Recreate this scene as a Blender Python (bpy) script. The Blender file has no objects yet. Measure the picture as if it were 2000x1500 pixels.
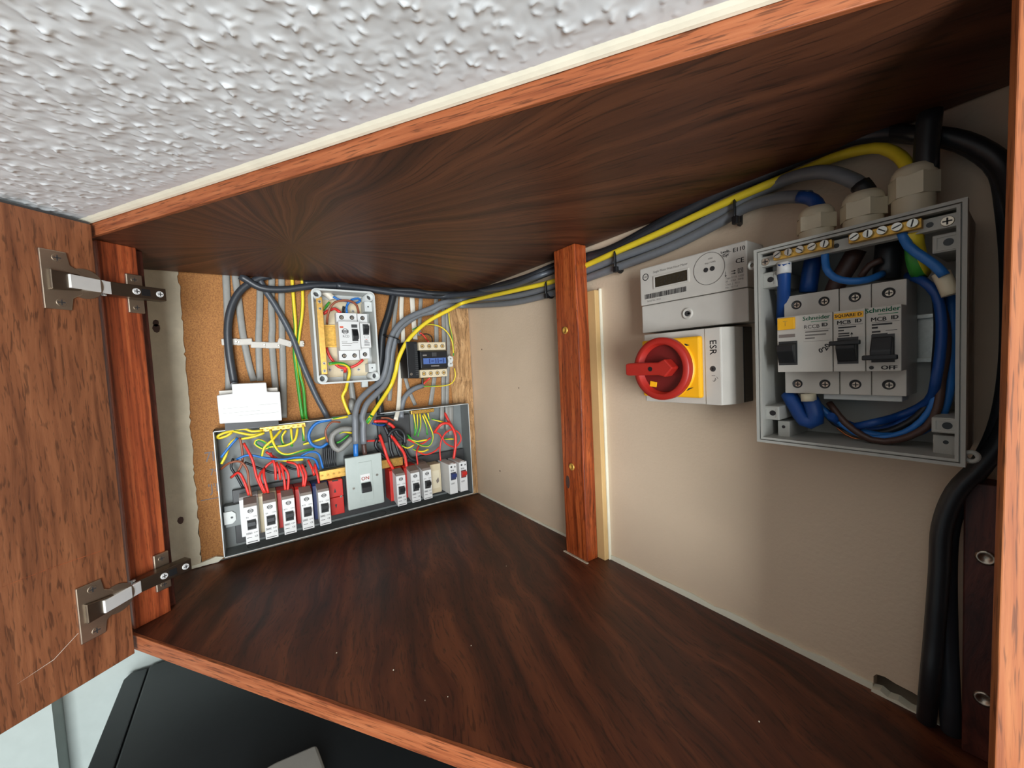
import bpy, bmesh, math, random
import numpy as np
from mathutils import Vector, Matrix
random.seed(7)
S = bpy.context.scene
COL = S.collection

# ------------------------------------------------------------------ camera
cd = bpy.data.cameras.new('camera'); cam = bpy.data.objects.new('camera', cd); COL.objects.link(cam)
RX, UP, FW = Vector((.5666, .8225, -.0497)), Vector((-.0131, .0693, .9975)), Vector((-.8239, .5645, -.05))
cam.matrix_world = Matrix(((RX.x, UP.x, -FW.x, .8147), (RX.y, UP.y, -FW.y, -.4443), (RX.z, UP.z, -FW.z, .3070), (0, 0, 0, 1)))
cd.sensor_fit = 'HORIZONTAL'; cd.sensor_width = 36; cd.lens = 753.72 / 2000 * 36; cd.clip_start = .005
S.camera = cam
# ------------------------------------------------------------------ world and window light
w = bpy.data.worlds.new('room_light'); S.world = w; w.use_nodes = True
bg = w.node_tree.nodes['Background']; bg.inputs[0].default_value = (.70, .87, 1, 1); bg.inputs[1].default_value = .25
def area(name, loc, target, sx, sy, power, color):
    l = bpy.data.lights.new(name, 'AREA'); l.shape = 'RECTANGLE'; l.size = sx; l.size_y = sy; l.energy = power; l.color = color
    o = bpy.data.objects.new(name, l); COL.objects.link(o); o.location = loc
    o.rotation_euler = (Vector(target) - Vector(loc)).to_track_quat('-Z', 'Y').to_euler(); return o
area('window_light', (2.62, -1.12, -.12), (.35, -.3, .28), 1.1, 1.2, 90, (.91, .965, 1))
S.view_settings.view_transform = 'Standard'; S.view_settings.look = 'None'; S.view_settings.gamma = 1
S.view_settings.exposure = .1; S.view_settings.use_curve_mapping = False

# ------------------------------------------------------------------ materials
def lin(c): return tuple(((v / 255 / 12.92) if v / 255 <= .04045 else ((v / 255 + .055) / 1.055) ** 2.4) for v in c) + (1,)
def newmat(name):
    m = bpy.data.materials.new(name); m.use_nodes = True
    return m, m.node_tree.nodes, m.node_tree.links, m.node_tree.nodes['Principled BSDF']
def mat(name, c, rough=.5, metal=0, var=.06, scale=60, bump=0, bscale=None, c2=None, coat=0):
    m, N, L, b = newmat(name)
    b.inputs['Roughness'].default_value = rough; b.inputs['Metallic'].default_value = metal
    if coat: b.inputs['Coat Weight'].default_value = coat
    tc = N.new('ShaderNodeTexCoord'); n = N.new('ShaderNodeTexNoise'); n.inputs['Scale'].default_value = scale; n.inputs['Detail'].default_value = 6
    L.new(tc.outputs['Object'], n.inputs['Vector'])
    r = N.new('ShaderNodeValToRGB'); L.new(n.outputs['Fac'], r.inputs[0]); L.new(r.outputs[0], b.inputs['Base Color'])
    a = lin(c); q = lin(c2) if c2 else tuple(min(1, v * (1 + var)) for v in a[:3]) + (1,); p = a if c2 else tuple(v * (1 - var) for v in a[:3]) + (1,)
    r.color_ramp.elements[0].position = .32; r.color_ramp.elements[1].position = .68
    r.color_ramp.elements[0].color = p; r.color_ramp.elements[1].color = q
    if bump:
        n2 = N.new('ShaderNodeTexNoise'); n2.inputs['Scale'].default_value = bscale or scale * 3; n2.inputs['Detail'].default_value = 5
        L.new(tc.outputs['Object'], n2.inputs['Vector'])
        bp = N.new('ShaderNodeBump'); bp.inputs['Strength'].default_value = bump; bp.inputs['Distance'].default_value = .002
        L.new(n2.outputs['Fac'], bp.inputs['Height']); L.new(bp.outputs[0], b.inputs['Normal'])
    return m
def wood(name, dark, mid, light, angle=0, axis='Z', along=6, across=90, polar=None, rough=.4, pore=.5, distort=.6, wave=.03, spec=.5, pores=(75, 620)):
    """veneer: long streaks and short dark pores along one direction, or fanning out from a point (polar)"""
    m, N, L, b = newmat(name); b.inputs['Roughness'].default_value = rough
    b.inputs['Specular IOR Level'].default_value = spec
    tc = N.new('ShaderNodeTexCoord')
    big = N.new('ShaderNodeTexNoise'); big.inputs['Scale'].default_value = 5; big.inputs['Detail'].default_value = 2; L.new(tc.outputs['Object'], big.inputs['Vector'])
    sub = N.new('ShaderNodeVectorMath'); sub.operation = 'SUBTRACT'; L.new(big.outputs['Color'], sub.inputs[0]); sub.inputs[1].default_value = (.5, .5, .5)
    scl = N.new('ShaderNodeVectorMath'); scl.operation = 'SCALE'; scl.inputs['Scale'].default_value = wave * 4; L.new(sub.outputs[0], scl.inputs[0])
    add = N.new('ShaderNodeVectorMath'); add.operation = 'ADD'; L.new(tc.outputs['Object'], add.inputs[0]); L.new(scl.outputs[0], add.inputs[1])
    if polar:
        s2 = N.new('ShaderNodeVectorMath'); s2.operation = 'SUBTRACT'; s2.inputs[1].default_value = (polar[0], polar[1], 0); L.new(add.outputs[0], s2.inputs[0])
        sp = N.new('ShaderNodeSeparateXYZ'); L.new(s2.outputs[0], sp.inputs[0])
        at = N.new('ShaderNodeMath'); at.operation = 'ARCTAN2'; L.new(sp.outputs['Y'], at.inputs[0]); L.new(sp.outputs['X'], at.inputs[1])
        ln = N.new('ShaderNodeVectorMath'); ln.operation = 'LENGTH'; L.new(s2.outputs[0], ln.inputs[0])
        sq = N.new('ShaderNodeMath'); sq.operation = 'POWER'; sq.inputs[1].default_value = .6; L.new(ln.outputs['Value'], sq.inputs[0])
        mu = N.new('ShaderNodeMath'); mu.operation = 'MULTIPLY'; mu.inputs[1].default_value = .32; L.new(at.outputs[0], mu.inputs[0])
        cb = N.new('ShaderNodeCombineXYZ'); L.new(sq.outputs[0], cb.inputs['X']); L.new(mu.outputs[0], cb.inputs['Y']); src = cb.outputs[0]
    else:
        mp0 = N.new('ShaderNodeMapping'); L.new(add.outputs[0], mp0.inputs[0])
        mp0.inputs['Rotation'].default_value = {'X': (0, 0, 0), 'Z': (0, math.pi / 2, 0)}[axis] if axis != 'XY' else (0, 0, -angle); src = mp0.outputs[0]
    def streak(al, ac, det):
        mp = N.new('ShaderNodeMapping'); mp.inputs['Scale'].default_value = (al, ac, ac); L.new(src, mp.inputs[0])
        n = N.new('ShaderNodeTexNoise'); n.inputs['Scale'].default_value = 1; n.inputs['Detail'].default_value = det; n.inputs['Distortion'].default_value = distort
        L.new(mp.outputs[0], n.inputs['Vector']); return n.outputs['Fac']
    s1 = streak(along, across, 5); s3 = streak(pores[0], pores[1], 2)
    r = N.new('ShaderNodeValToRGB'); L.new(s1, r.inputs[0]); e = r.color_ramp.elements
    e[0].position = .3; e[0].color = lin(dark); e[1].position = .72; e[1].color = lin(light); k = e.new(.5); k.color = lin(mid)
    r2 = N.new('ShaderNodeValToRGB'); L.new(s3, r2.inputs[0]); e = r2.color_ramp.elements
    e[0].position = .34; e[0].color = (1 - pore, 1 - pore, 1 - pore, 1); e[1].position = .45; e[1].color = (1, 1, 1, 1)
    mx = N.new('ShaderNodeMixRGB'); mx.blend_type = 'MULTIPLY'; mx.inputs[0].default_value = 1; L.new(r.outputs[0], mx.inputs[1]); L.new(r2.outputs[0], mx.inputs[2])
    L.new(mx.outputs[0], b.inputs['Base Color'])
    bp = N.new('ShaderNodeBump'); bp.inputs['Strength'].default_value = .25; bp.inputs['Distance'].default_value = .0006; L.new(s3, bp.inputs['Height']); L.new(bp.outputs[0], b.inputs['Normal'])
    return m
FA = math.radians(34.757)                      # direction of the cupboard's front edge
FD = (math.cos(FA), math.sin(FA)); FN = (FD[1], -FD[0])
P0 = (.1732, -.5765)
X = {}
X['ceil'] = mat('artex_white', (222, 226, 228), .6, var=.03, scale=25)
X['caulk'] = mat('cream_caulk', (226, 221, 200), .55, var=.05, scale=30, bump=.15)
X['wallpale'] = mat('pale_emulsion', (160, 168, 163), .7, var=.03)
X['cream'] = mat('cream_wall', (216, 193, 166), .6, var=.03, scale=12, bump=.2, bscale=260)
X['plaster'] = mat('old_plaster', (196, 184, 160), .75, var=.09, scale=40, bump=.5, bscale=180)
X['chip'] = mat('chipboard', (134, 84, 38), .75, scale=520, bump=.3, bscale=700, c2=(176, 120, 62))
X['strip'] = wood('rough_timber', (120, 88, 54), (168, 128, 84), (196, 158, 112), along=8, across=120, rough=.8)
X['top'] = wood('dark_crotch_veneer', (56, 29, 17), (82, 45, 27), (106, 62, 38), polar=(.2211 - .4, -.3824 + .3), along=3.5, across=60, rough=.48, pore=.55, wave=.012, distort=.35, pores=(55, 480))
X['bot'] = wood('dark_veneer', (44, 19, 11), (80, 38, 22), (114, 62, 36), axis='XY', angle=math.radians(-16), along=3, across=46, rough=.46, pore=.5, distort=.5, wave=.014, pores=(45, 420))
X['lip'] = wood('orange_lipping', (120, 61, 34), (148, 82, 48), (162, 96, 60), axis='XY', angle=FA, along=12, across=260, rough=.55, pore=.55, wave=.002, distort=.2, pores=(45, 800), spec=.3)
X['door'] = wood('door_veneer', (84, 46, 26), (112, 66, 40), (132, 82, 52), along=7, across=120, rough=.45, pore=.5, wave=.004, pores=(55, 480))
X['stile'] = wood('red_pine', (92, 38, 18), (140, 64, 32), (168, 88, 48), along=3, across=230, rough=.42, pore=.3, wave=.003, distort=.3)
X['post'] = wood('stained_post', (88, 34, 12), (146, 64, 27), (180, 92, 45), along=4, across=190, rough=.34, pore=.45, wave=.005, distort=.4)
X['batten'] = wood('dark_batten', (56, 22, 14), (84, 38, 26), (104, 52, 38), along=4, across=110, rough=.5, pore=.3)
X['fstile'] = wood('oak_stile', (122, 62, 30), (150, 84, 44), (166, 102, 58), along=8, across=220, rough=.6, pore=.5, wave=.002, distort=.2, pores=(40, 800), spec=.3)
X['steel'] = mat('nickel', (188, 176, 160), .36, 1, var=.05)
X['steeldark'] = mat('nickel_arm', (122, 112, 100), .34, 1, var=.05)
X['chrome'] = mat('steel_painted_glint', (244, 246, 246), .4, .55, var=.02)  # window reflection on the hinge put into a near-white, half-metallic colour
X['screw'] = mat('zinc_screw', (190, 188, 180), .32, 1, var=.08, scale=400)
X['brass'] = mat('brass', (222, 176, 96), .35, 1, var=.12, scale=200)
X['brassp'] = mat('brass_worn', (206, 160, 74), .42, .6, var=.2, scale=260)
X['white'] = mat('white_plastic', (212, 211, 208), .42, var=.02)
X['offw'] = mat('offwhite_plastic', (196, 190, 180), .45, var=.03)
X['beige'] = mat('beige_plastic', (206, 190, 158), .45, var=.04)
X['gland'] = mat('gland_plastic', (216, 204, 176), .45, var=.03)
X['greybox'] = mat('grey_enclosure', (196, 198, 194), .5, var=.03)
X['greybox2'] = mat('grey_abs', (168, 166, 158), .5, var=.03)
X['paint'] = mat('grey_painted_steel', (112, 116, 114), .5, var=.06, scale=30)
X['rim'] = mat('bare_edge', (196, 200, 198), .4, var=.05)
X['switchgrey'] = mat('switch_plate_grey', (172, 180, 174), .48, var=.03)
X['black'] = mat('black_plastic', (20, 21, 23), .4, var=.15)
X['dark'] = mat('dark_grey_plastic', (52, 52, 52), .5, var=.1)
X['cap'] = mat('grey_brown_plastic', (128, 116, 108), .5, var=.05)
X['red'] = mat('red_plastic', (190, 38, 28), .42, var=.05)
X['red2'] = mat('knob_red', (162, 34, 24), .45, var=.04)
X['redd'] = mat('knob_red_dark', (104, 18, 16), .5, var=.05)
X['yel'] = mat('yellow_plastic', (244, 178, 24), .4, var=.03)
X['blue'] = mat('blue_plastic', (36, 52, 104), .45, var=.06)
X['bluel'] = mat('blue_label', (70, 98, 156), .5, var=.06)
X['ink'] = mat('ink', (44, 42, 42), .6, var=.02)
X['inkr'] = mat('red_ink', (200, 76, 46), .6, var=.02)
X['inkg'] = mat('green_ink', (20, 122, 84), .6, var=.02)
X['inkgrey'] = mat('grey_ink', (118, 112, 106), .6, var=.02)
X['lcd'] = mat('lcd_glass', (52, 46, 34), .2, var=.1)
X['wgrey'] = mat('grey_sheath', (112, 115, 119), .45, var=.05, scale=120)
X['wgreyd'] = mat('dark_grey_sheath', (72, 76, 82), .42, var=.06, scale=120)
X['wgreyd2'] = mat('charcoal_sheath', (50, 53, 58), .4, var=.08, scale=120)
X['wflat'] = mat('flat_grey_sheath', (134, 132, 126), .5, var=.06, scale=120)
X['wblack'] = mat('black_sheath', (34, 36, 39), .4, var=.1)
X['wwhite'] = mat('white_sheath', (214, 206, 190), .5, var=.04)
X['wy'] = mat('yellow_core', (232, 204, 48), .42, var=.05)
X['wg'] = mat('green_core', (52, 142, 48), .42, var=.06)
X['wr'] = mat('red_core', (214, 52, 44), .42, var=.05)
X['wb'] = mat('blue_core', (36, 108, 182), .42, var=.05)
X['wbd'] = mat('deep_blue_core', (16, 66, 134), .42, var=.05)
X['wbr'] = mat('brown_core', (142, 78, 52), .45, var=.05)
X['wbrd'] = mat('dark_brown_core', (74, 50, 42), .45, var=.05)
X['fridge'] = mat('charcoal_metal', (42, 46, 48), .38, var=.04)
X['gasket'] = mat('gasket', (12, 12, 13), .7)
X['floor'] = mat('floor_vinyl', (150, 140, 128), .6)
X['tan'] = mat('yellowed_strip', (200, 164, 110), .55, var=.08, scale=20)
X['copper'] = mat('bare_copper', (214, 132, 84), .35, .9)

# ------------------------------------------------------------------ mesh builder
TB = lambda u, d, v: (u, -d, v)                # back wall: along the wall, out of the wall, up
TL = lambda u, d, v: (d, u, v)                 # left wall
TW = lambda x, y, z: (x, y, z)
def TF(t, n, z): return (P0[0] + FD[0] * t + FN[0] * n, P0[1] + FD[1] * t + FN[1] * n, z)      # cupboard front: along, out, up
def TS(s, o, z): return (.1328 + FN[0] * s + FD[0] * o, -.549 + FN[1] * s + FD[1] * o, z)      # hinge stile
def TD(s, o, z): return (.18 + .64 * s + .768 * o, -.5775 - .768 * s + .64 * o, z)             # door
class G:
    def __init__(self, T=TW): self.T = T; self.v = []; self.f = []; self.mi = []; self.sm = []
    def add(self, vs, fs, mi=0, smooth=False):
        k = len(self.v); self.v += [self.T(*p) for p in vs]
        for f in fs: self.f.append([i + k for i in f]); self.mi.append(mi); self.sm.append(smooth)
        return self
    def box(self, a0, a1, b0, b1, c0, c1, bev=0, mi=0):
        bm = bmesh.new(); bmesh.ops.create_cube(bm, size=1)
        for q in bm.verts: q.co = ((a0 + a1) / 2 + q.co.x * (a1 - a0), (b0 + b1) / 2 + q.co.y * (b1 - b0), (c0 + c1) / 2 + q.co.z * (c1 - c0))
        if bev: bmesh.ops.bevel(bm, geom=bm.edges[:], offset=bev, segments=2, affect='EDGES', profile=.5)
        bm.verts.index_update(); vs = [tuple(q.co) for q in bm.verts]; fs = [[q.index for q in f.verts] for f in bm.faces]; bm.free()
        return self.add(vs, fs, mi)
    def prism(self, poly, h0, h1, plane='ac', mi=0, bev=0):
        """polygon in two of the three frame axes (a along, b out, c up), extruded along the third"""
        def P(q, h): return {'ac': (q[0], h, q[1]), 'ab': (q[0], q[1], h), 'bc': (h, q[0], q[1])}[plane]
        bm = bmesh.new(); lo = [bm.verts.new(P(q, h0)) for q in poly]; hi = [bm.verts.new(P(q, h1)) for q in poly]; n = len(poly)
        bm.faces.new(lo); bm.faces.new(hi[::-1])
        for i in range(n): bm.faces.new((lo[i], hi[i], hi[(i + 1) % n], lo[(i + 1) % n]))
        bmesh.ops.recalc_face_normals(bm, faces=bm.faces[:])
        if bev: bmesh.ops.bevel(bm, geom=bm.edges[:], offset=bev, segments=2, affect='EDGES', profile=.5)
        bmesh.ops.triangulate(bm, faces=[f for f in bm.faces if len(f.verts) > 4]); bm.verts.index_update()
        vs = [tuple(q.co) for q in bm.verts]; fs = [[q.index for q in f.verts] for f in bm.faces]; bm.free()
        return self.add(vs, fs, mi)
    def cyl(self, a, c, r, b0, b1, n=16, axis='b', mi=0, r2=None, smooth=True):
        r2 = r if r2 is None else r2
        def P(x, y, h): return {'b': (a + x, h, c + y), 'c': (a + x, c + y, h), 'a': (h, a + x, c + y)}[axis]
        vs = [P(r * math.cos(2 * math.pi * i / n), r * math.sin(2 * math.pi * i / n), b0) for i in range(n)] + [P(r2 * math.cos(2 * math.pi * i / n), r2 * math.sin(2 * math.pi * i / n), b1) for i in range(n)]
        self.add(vs, [(i, (i + 1) % n, n + (i + 1) % n, n + i) for i in range(n)], mi, smooth)
        self.add(vs[:n], [list(range(n))], mi); return self.add(vs[n:], [list(range(n))], mi)
    def lathe(self, a, c, prof, n=28, mi=0, axis='b'):
        """profile of (radius, out) points turned about the outward axis"""
        vs = []
        for r, h in prof:
            for i in range(n):
                x, y = r * math.cos(2 * math.pi * i / n), r * math.sin(2 * math.pi * i / n)
                vs.append({'b': (a + x, h, c + y), 'c': (a + x, c + y, h), 'a': (h, a + x, c + y)}[axis])
        fs = [(k * n + i, k * n + (i + 1) % n, (k + 1) * n + (i + 1) % n, (k + 1) * n + i) for k in range(len(prof) - 1) for i in range(n)]
        return self.add(vs, fs, mi, True)
    def frame(self, a0, a1, c0, c1, t, b0, b1, mi=0):
        for q in ((a0, a1, c0, c0 + t), (a0, a1, c1 - t, c1), (a0, a0 + t, c0 + t, c1 - t), (a1 - t, a1, c0 + t, c1 - t)): self.box(q[0], q[1], b0, b1, q[2], q[3], mi=mi)
        return self
    def tube(self, pts, r, n=8, flat=None, step=.006, stripe=False, up=(0, 0, 1), cap=True, twist=0):
        """round or flat sheath swept along a smooth path through the points (given in world space)"""
        P = [Vector(p) for p in pts]; Q = []
        ext = [P[0] * 2 - P[1]] + P + [P[-1] * 2 - P[-2]]
        for i in range(1, len(ext) - 2):
            a, b, c, d = ext[i - 1:i + 3]; k = max(2, min(14, int((c - b).length / step)))
            for j in range(k):
                t = j / k; Q.append(.5 * ((2 * b) + (c - a) * t + (2 * a - 5 * b + 4 * c - d) * t * t + (3 * b - a - 3 * c + d) * t ** 3))
        Q.append(P[-1]); vs = []; nrm = None
        for i, q in enumerate(Q):
            tg = (Q[min(i + 1, len(Q) - 1)] - Q[max(i - 1, 0)]).normalized()
            if flat: nrm = Vector(up); nrm = (nrm - tg * nrm.dot(tg)).normalized()
            elif nrm is None:
                nrm = tg.orthogonal().normalized()
            else: nrm = (nrm - tg * nrm.dot(tg)).normalized()
            bi = tg.cross(nrm); ra, rb = (flat if flat else (r, r))
            for j in range(n):
                an = 2 * math.pi * j / n + twist * i / len(Q)
                x, y = math.cos(an), math.sin(an)
                if flat: x, y = math.copysign(abs(x) ** .55, x), math.copysign(abs(y) ** .75, y)
                vs.append(tuple(q + nrm * (rb * y) + bi * (ra * x)))
        T = self.T; self.T = TW; m = len(Q)
        for j in range(n):
            self.add([], [], 0)
        k0 = len(self.v); self.v += vs
        for i in range(m - 1):
            for j in range(n):
                self.f.append([k0 + i * n + j, k0 + i * n + (j + 1) % n, k0 + (i + 1) * n + (j + 1) % n, k0 + (i + 1) * n + j])
                self.mi.append(1 if stripe and (j % n) in (0, 1, 2)[:2 + (r < .004)] else 0); self.sm.append(True)
        if cap:
            self.f.append([k0 + j for j in range(n)][::-1]); self.f.append([k0 + (m - 1) * n + j for j in range(n)]); self.mi += [0, 0]; self.sm += [False, False]
        self.T = T; return self
def mesh(name, g, mats, org=(0, 0, 0), fix=True):
    me = bpy.data.meshes.new(name); me.from_pydata([(p[0] - org[0], p[1] - org[1], p[2] - org[2]) for p in g.v], [], g.f)
    for m in (mats if isinstance(mats, (list, tuple)) else [mats]): me.materials.append(X[m] if isinstance(m, str) else m)
    me.polygons.foreach_set('material_index', g.mi); me.polygons.foreach_set('use_smooth', g.sm)
    if fix:
        bm = bmesh.new(); bm.from_mesh(me); bmesh.ops.recalc_face_normals(bm, faces=bm.faces[:]); bm.to_mesh(me); bm.free()
    me.update(); return me
ORG = {}
def thing(name, label, cat, org, group=None):
    o = bpy.data.objects.new(name, None); COL.objects.link(o); o.location = org; o.empty_display_size = .02
    o['label'] = label; o['category'] = cat; ORG[o.name] = Vector(org)
    if group: o['group'] = group
    return o
def part(name, g, mats, parent, label=None):
    og = ORG[parent.name]; o = bpy.data.objects.new(name, mesh(name, g, mats, og)); COL.objects.link(o); o.parent = parent
    par = parent.parent; ORG[o.name] = og
    if label: o['label'] = label
    return o
def solo(name, g, mats, label, cat, group=None, kind=None):
    a = np.array(g.v); og = ((a[:, 0].min() + a[:, 0].max()) / 2, (a[:, 1].min() + a[:, 1].max()) / 2, a[:, 2].min())
    o = bpy.data.objects.new(name, mesh(name, g, mats, og)); COL.objects.link(o); o.location = og; ORG[o.name] = Vector(og)
    if label: o['label'] = label
    if cat: o['category'] = cat
    if group: o['group'] = group
    if kind: o['kind'] = kind
    return o
def struct(name, g, mats, label=None):
    return solo(name, g, mats, label, None, kind='structure')
def pt(name, g, mats, parent, label=None):      # part of a mesh object: coordinates follow the parent's own origin
    return part(name, g, mats, parent, label)
_txt = {}
def lettering(T, s, u, v, d, size, m, parent, rot=0, name='lettering', sx=1, align='CENTER', bold=0):
    key = (s, align)
    if key not in _txt:
        c = bpy.data.curves.new('t', 'FONT'); c.body = s; c.align_x = align; c.align_y = 'CENTER'; c.size = 1; c.resolution_u = 2
        o = bpy.data.objects.new('t', c); COL.objects.link(o); dg = bpy.context.evaluated_depsgraph_get(); e = o.evaluated_get(dg); me = e.to_mesh()
        _txt[key] = ([tuple(q.co) for q in me.vertices], [list(p.vertices) for p in me.polygons]); e.to_mesh_clear(); bpy.data.objects.remove(o); bpy.data.curves.remove(c)
    vs, fs = _txt[key]; cr, sr = math.cos(rot), math.sin(rot); g = G(T)
    P = [(u + size * (x * sx * cr - y * sr), d, v + size * (x * sx * sr + y * cr)) for x, y, z in vs]
    g.add(P, fs)
    if bold:
        for dx in (-bold, bold): g.add([(a + dx, b + .00001, c) for a, b, c in P], fs)
    return part(name, g, m, parent)
def screw(T, a, c, b, r, parent, m='screw', name='screw', h=.0012, slot=.6, cross=True):
    g = G(T); g.cyl(a, c, r, b - .001, b + h, 14, r2=r * .82)
    g.box(a - r * .62, a + r * .62, b + h - .0002, b + h + .0001, c - r * .13, c + r * .13, mi=1)
    if cross: g.box(a - r * .13, a + r * .13, b + h - .0002, b + h + .0001, c - r * .62, c + r * .62, mi=1)
    return part(name, g, [m, 'ink'], parent)
def hole(T, a, c, b, r, parent, name='screw_hole'):
    g = G(T); g.cyl(a, c, r, b - .001, b + .00025, 16)
    return part(name, g, 'black', parent)
# ------------------------------------------------------------------ the setting
CZ = .4965
def artex(x0, x1, y0, y1, st):
    """hand-stippled plaster: pulled spikes leaning one way, with webs between them"""
    nx, ny = int((x1 - x0) / st), int((y1 - y0) / st)
    gx, gy = np.meshgrid(np.linspace(x0, x1, nx), np.linspace(y0, y1, ny), indexing='ij'); h = np.zeros((nx, ny))
    rng = np.random.default_rng(5)
    # direction of pull: roughly towards the cupboard's front-left
    ca, sa = math.cos(math.radians(205)), math.sin(math.radians(205)); sp = .0098
    for i in range(int((x1 - x0) / sp) + 2):
        for j in range(int((y1 - y0) / sp) + 2):
            if rng.random() < .12: continue
            cx, cy = x0 + (i + rng.uniform(-.45, .45)) * sp, y0 + (j + rng.uniform(-.45, .45)) * sp
            hh = rng.uniform(.0006, .0018) * (1.6 if rng.random() < .15 else 1); wd = rng.uniform(.0028, .0056); le = rng.uniform(.007, .014); a = rng.normal(0, .45)
            c_, s_ = math.cos(a) * ca - math.sin(a) * sa, math.sin(a) * ca + math.cos(a) * sa
            R = .018; a0, a1 = max(0, int((cx - R - x0) / st)), min(nx, int((cx + R - x0) / st) + 1); b0, b1 = max(0, int((cy - R - y0) / st)), min(ny, int((cy + R - y0) / st) + 1)
            if a0 >= a1 or b0 >= b1: continue
            dx, dy = gx[a0:a1, b0:b1] - cx, gy[a0:a1, b0:b1] - cy
            p, q = dx * c_ + dy * s_, -dx * s_ + dy * c_
            # long gentle back, short steep nose
            al = np.where(p < 0, np.clip(1 + p / le, 0, 1) ** 1.7, np.clip(1 - p / .0013, 0, 1))
            k = hh * al * np.exp(-(np.abs(q - .0012 * np.sin(p * 700 + a * 9)) / (wd * (1 - .62 * np.clip(1 + p / le, 0, 1)))) ** 1.35)
            h[a0:a1, b0:b1] = np.maximum(h[a0:a1, b0:b1], k)
    for f in (90, 210, 420):                                    # trowel ripples
        ph = rng.uniform(0, 6, 4); h += .05 / f * (np.sin(gx * f + ph[0] + 2 * np.sin(gy * f * .6 + ph[1])) * np.sin(gy * f * 1.1 + ph[2] + 1.6 * np.sin(gx * f * .7 + ph[3]))) * .8
    # smooth margin next to the caulked board edge
    t = (gx - P0[0]) * FN[0] + (gy - P0[1]) * FN[1]; h *= np.clip((t - .006) / .022, .05, 1)
    vs = np.stack([gx, gy, CZ - h], -1).reshape(-1, 3); k = np.arange(nx * ny).reshape(nx, ny)
    keep = t > -.01
    fs = np.stack([k[:-1, :-1], k[:-1, 1:], k[1:, 1:], k[1:, :-1]], -1).reshape(-1, 4); kp = keep[:-1, :-1].reshape(-1)
    return vs, fs[kp]
vs, fs = artex(.10, .86, -.76, -.10, .00105)
me = bpy.data.meshes.new('artex'); me.from_pydata(vs.tolist(), [], fs.tolist()); me.materials.append(X['ceil']); me.polygons.foreach_set('use_smooth', [True] * len(me.polygons)); me.update()
ceil = struct('ceiling', G().box(-.3, 3, -3.2, .3, CZ + .0045, CZ + .08), 'ceil', 'white ceiling with a pulled spiky plaster texture')
o = bpy.data.objects.new('stippled_plaster', me); COL.objects.link(o); o.parent = ceil; o.matrix_parent_inverse = Matrix.Translation(-ceil.location); o['kind'] = 'stuff'
# ring of the same coat around the modelled field
g = G()
for q in ((-.3, .1, -3.2, .3), (.86, 3, -3.2, -.1), (.1, .86, -3.2, -.76)): g.box(q[0], q[1], q[2], q[3], CZ - .0008, CZ + .004)
part('plaster_coat', g, 'ceil', ceil)
tr = struct('trim_1', G(TF).prism([(0, CZ - .0022), (.0012, CZ - .0030), (.0035, CZ - .0026), (.0065, CZ - .0014), (.0100, CZ + .0004), (0, CZ + .002)], -.06, .99, 'bc'), 'caulk', 'cream caulk bead between ceiling and cupboard top edge')

wl = struct('wall_left', G().box(-.12, -.006, -3.2, .3, -1.95, CZ), 'wallpale', 'pale wall at the left end of the cupboard')
g = G(TL).box(-.5265, -.056, -.006, 0, .002, .4945)
cb = part('chipboard_panel', g, 'chip', wl, 'orange-brown chipboard backing panel')
random.seed(3)
poly = [(-.66, 0), (-.66, .4945)]; z = .4945
while z > .004: poly.append((-.5225 - (.4945 - z) * .009 + random.uniform(-.0016, .0016), z)); z -= random.uniform(.004, .011)
poly.append((-.527, .0))
pl = part('plaster_strip', G(TL).prism(poly, -.006, .0035), 'plaster', wl, 'ragged cream plaster strip')
for a, c, r in ((-.5545, .399, .0055), (-.5545, .391, .007), (-.5475, .0835, .006)):
    p8 = [(a + r * (1 + .3 * math.sin(3 * i + a * 900)) * math.cos(i * .785) * .7, c + r * math.sin(i * .785)) for i in range(8)]
    part('plaster_hole', G(TL).prism(p8, .002, .0042), 'wbrd', pl)
part('plaster_flake', G(TL).prism([(-.562, .002), (-.505, .001), (-.497, .007), (-.507, .011), (-.526, .007), (-.555, .004)], .001, .006), 'caulk', wl)
part('timber_strip', G(TL).prism([(-.0565, .002), (-.002, .002), (-.002, .4945), (-.055, .4945), (-.0575, .3), (-.0555, .2)], -.006, .0015), 'strip', wl, 'rough weathered timber strip')
for s, a, c, k in (('7IL', -.4995, .178, .024), ('79', -.5, .152, .016), ("'J'L-", -.4985, .125, .02)):
    lettering(TL, s, a, c, .0003, k, 'wbrd', cb, sx=.8)
part('stencil_line', G(TL).box(-.5205, -.492, 0, .0004, .1075, .1088), 'wbrd', cb)

wb = struct('wall_back', G().box(-.006, 3, .05, .3, -1.95, CZ).box(1.05, 3, 0, .05, -1.95, CZ).box(-.006, 1.05, 0, .05, -1.95, -.019).box(-.006, 0, 0, .05, -.019, CZ).box(0, 1.05, .012, .05, .4945, CZ).box(0, 1.05, 0, .05, -.019, -.006), 'cream', 'back wall of the cupboard recess')  # unseen filler boxes added to keep light out of the cavity behind the panels
jag = [(.7165, 0), (.7166, .0120), (.7185, .0150), (.724, .0162), (.731, .0146), (.741, .0140), (.752, .0115), (.7668, .009), (.7668, 0)]
pa = part('wall_panel', G(TB).prism([(0, 0), (.385, 0), (.385, .4945), (0, .4945)], -.012, 0), 'cream', wb, 'cream painted board left of the post')
g = G(TB).prism([(.385, 0)] + jag + [(1.05, 0), (1.05, .4945), (.385, .4945)], -.012, 0)
pb = part('wall_panel', g, 'cream', wb, 'cream painted board carrying the meter')
for a, c in ((.052, .345), (.103, .075)): part('nail_hole', G(TB).cyl(a, c, .0016, -.001, .0004, 8), 'wbrd', pa)
part('nail_hole', G(TB).cyl(.19, .26, .0012, -.001, .0004, 8), 'wbrd', pa)
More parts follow.
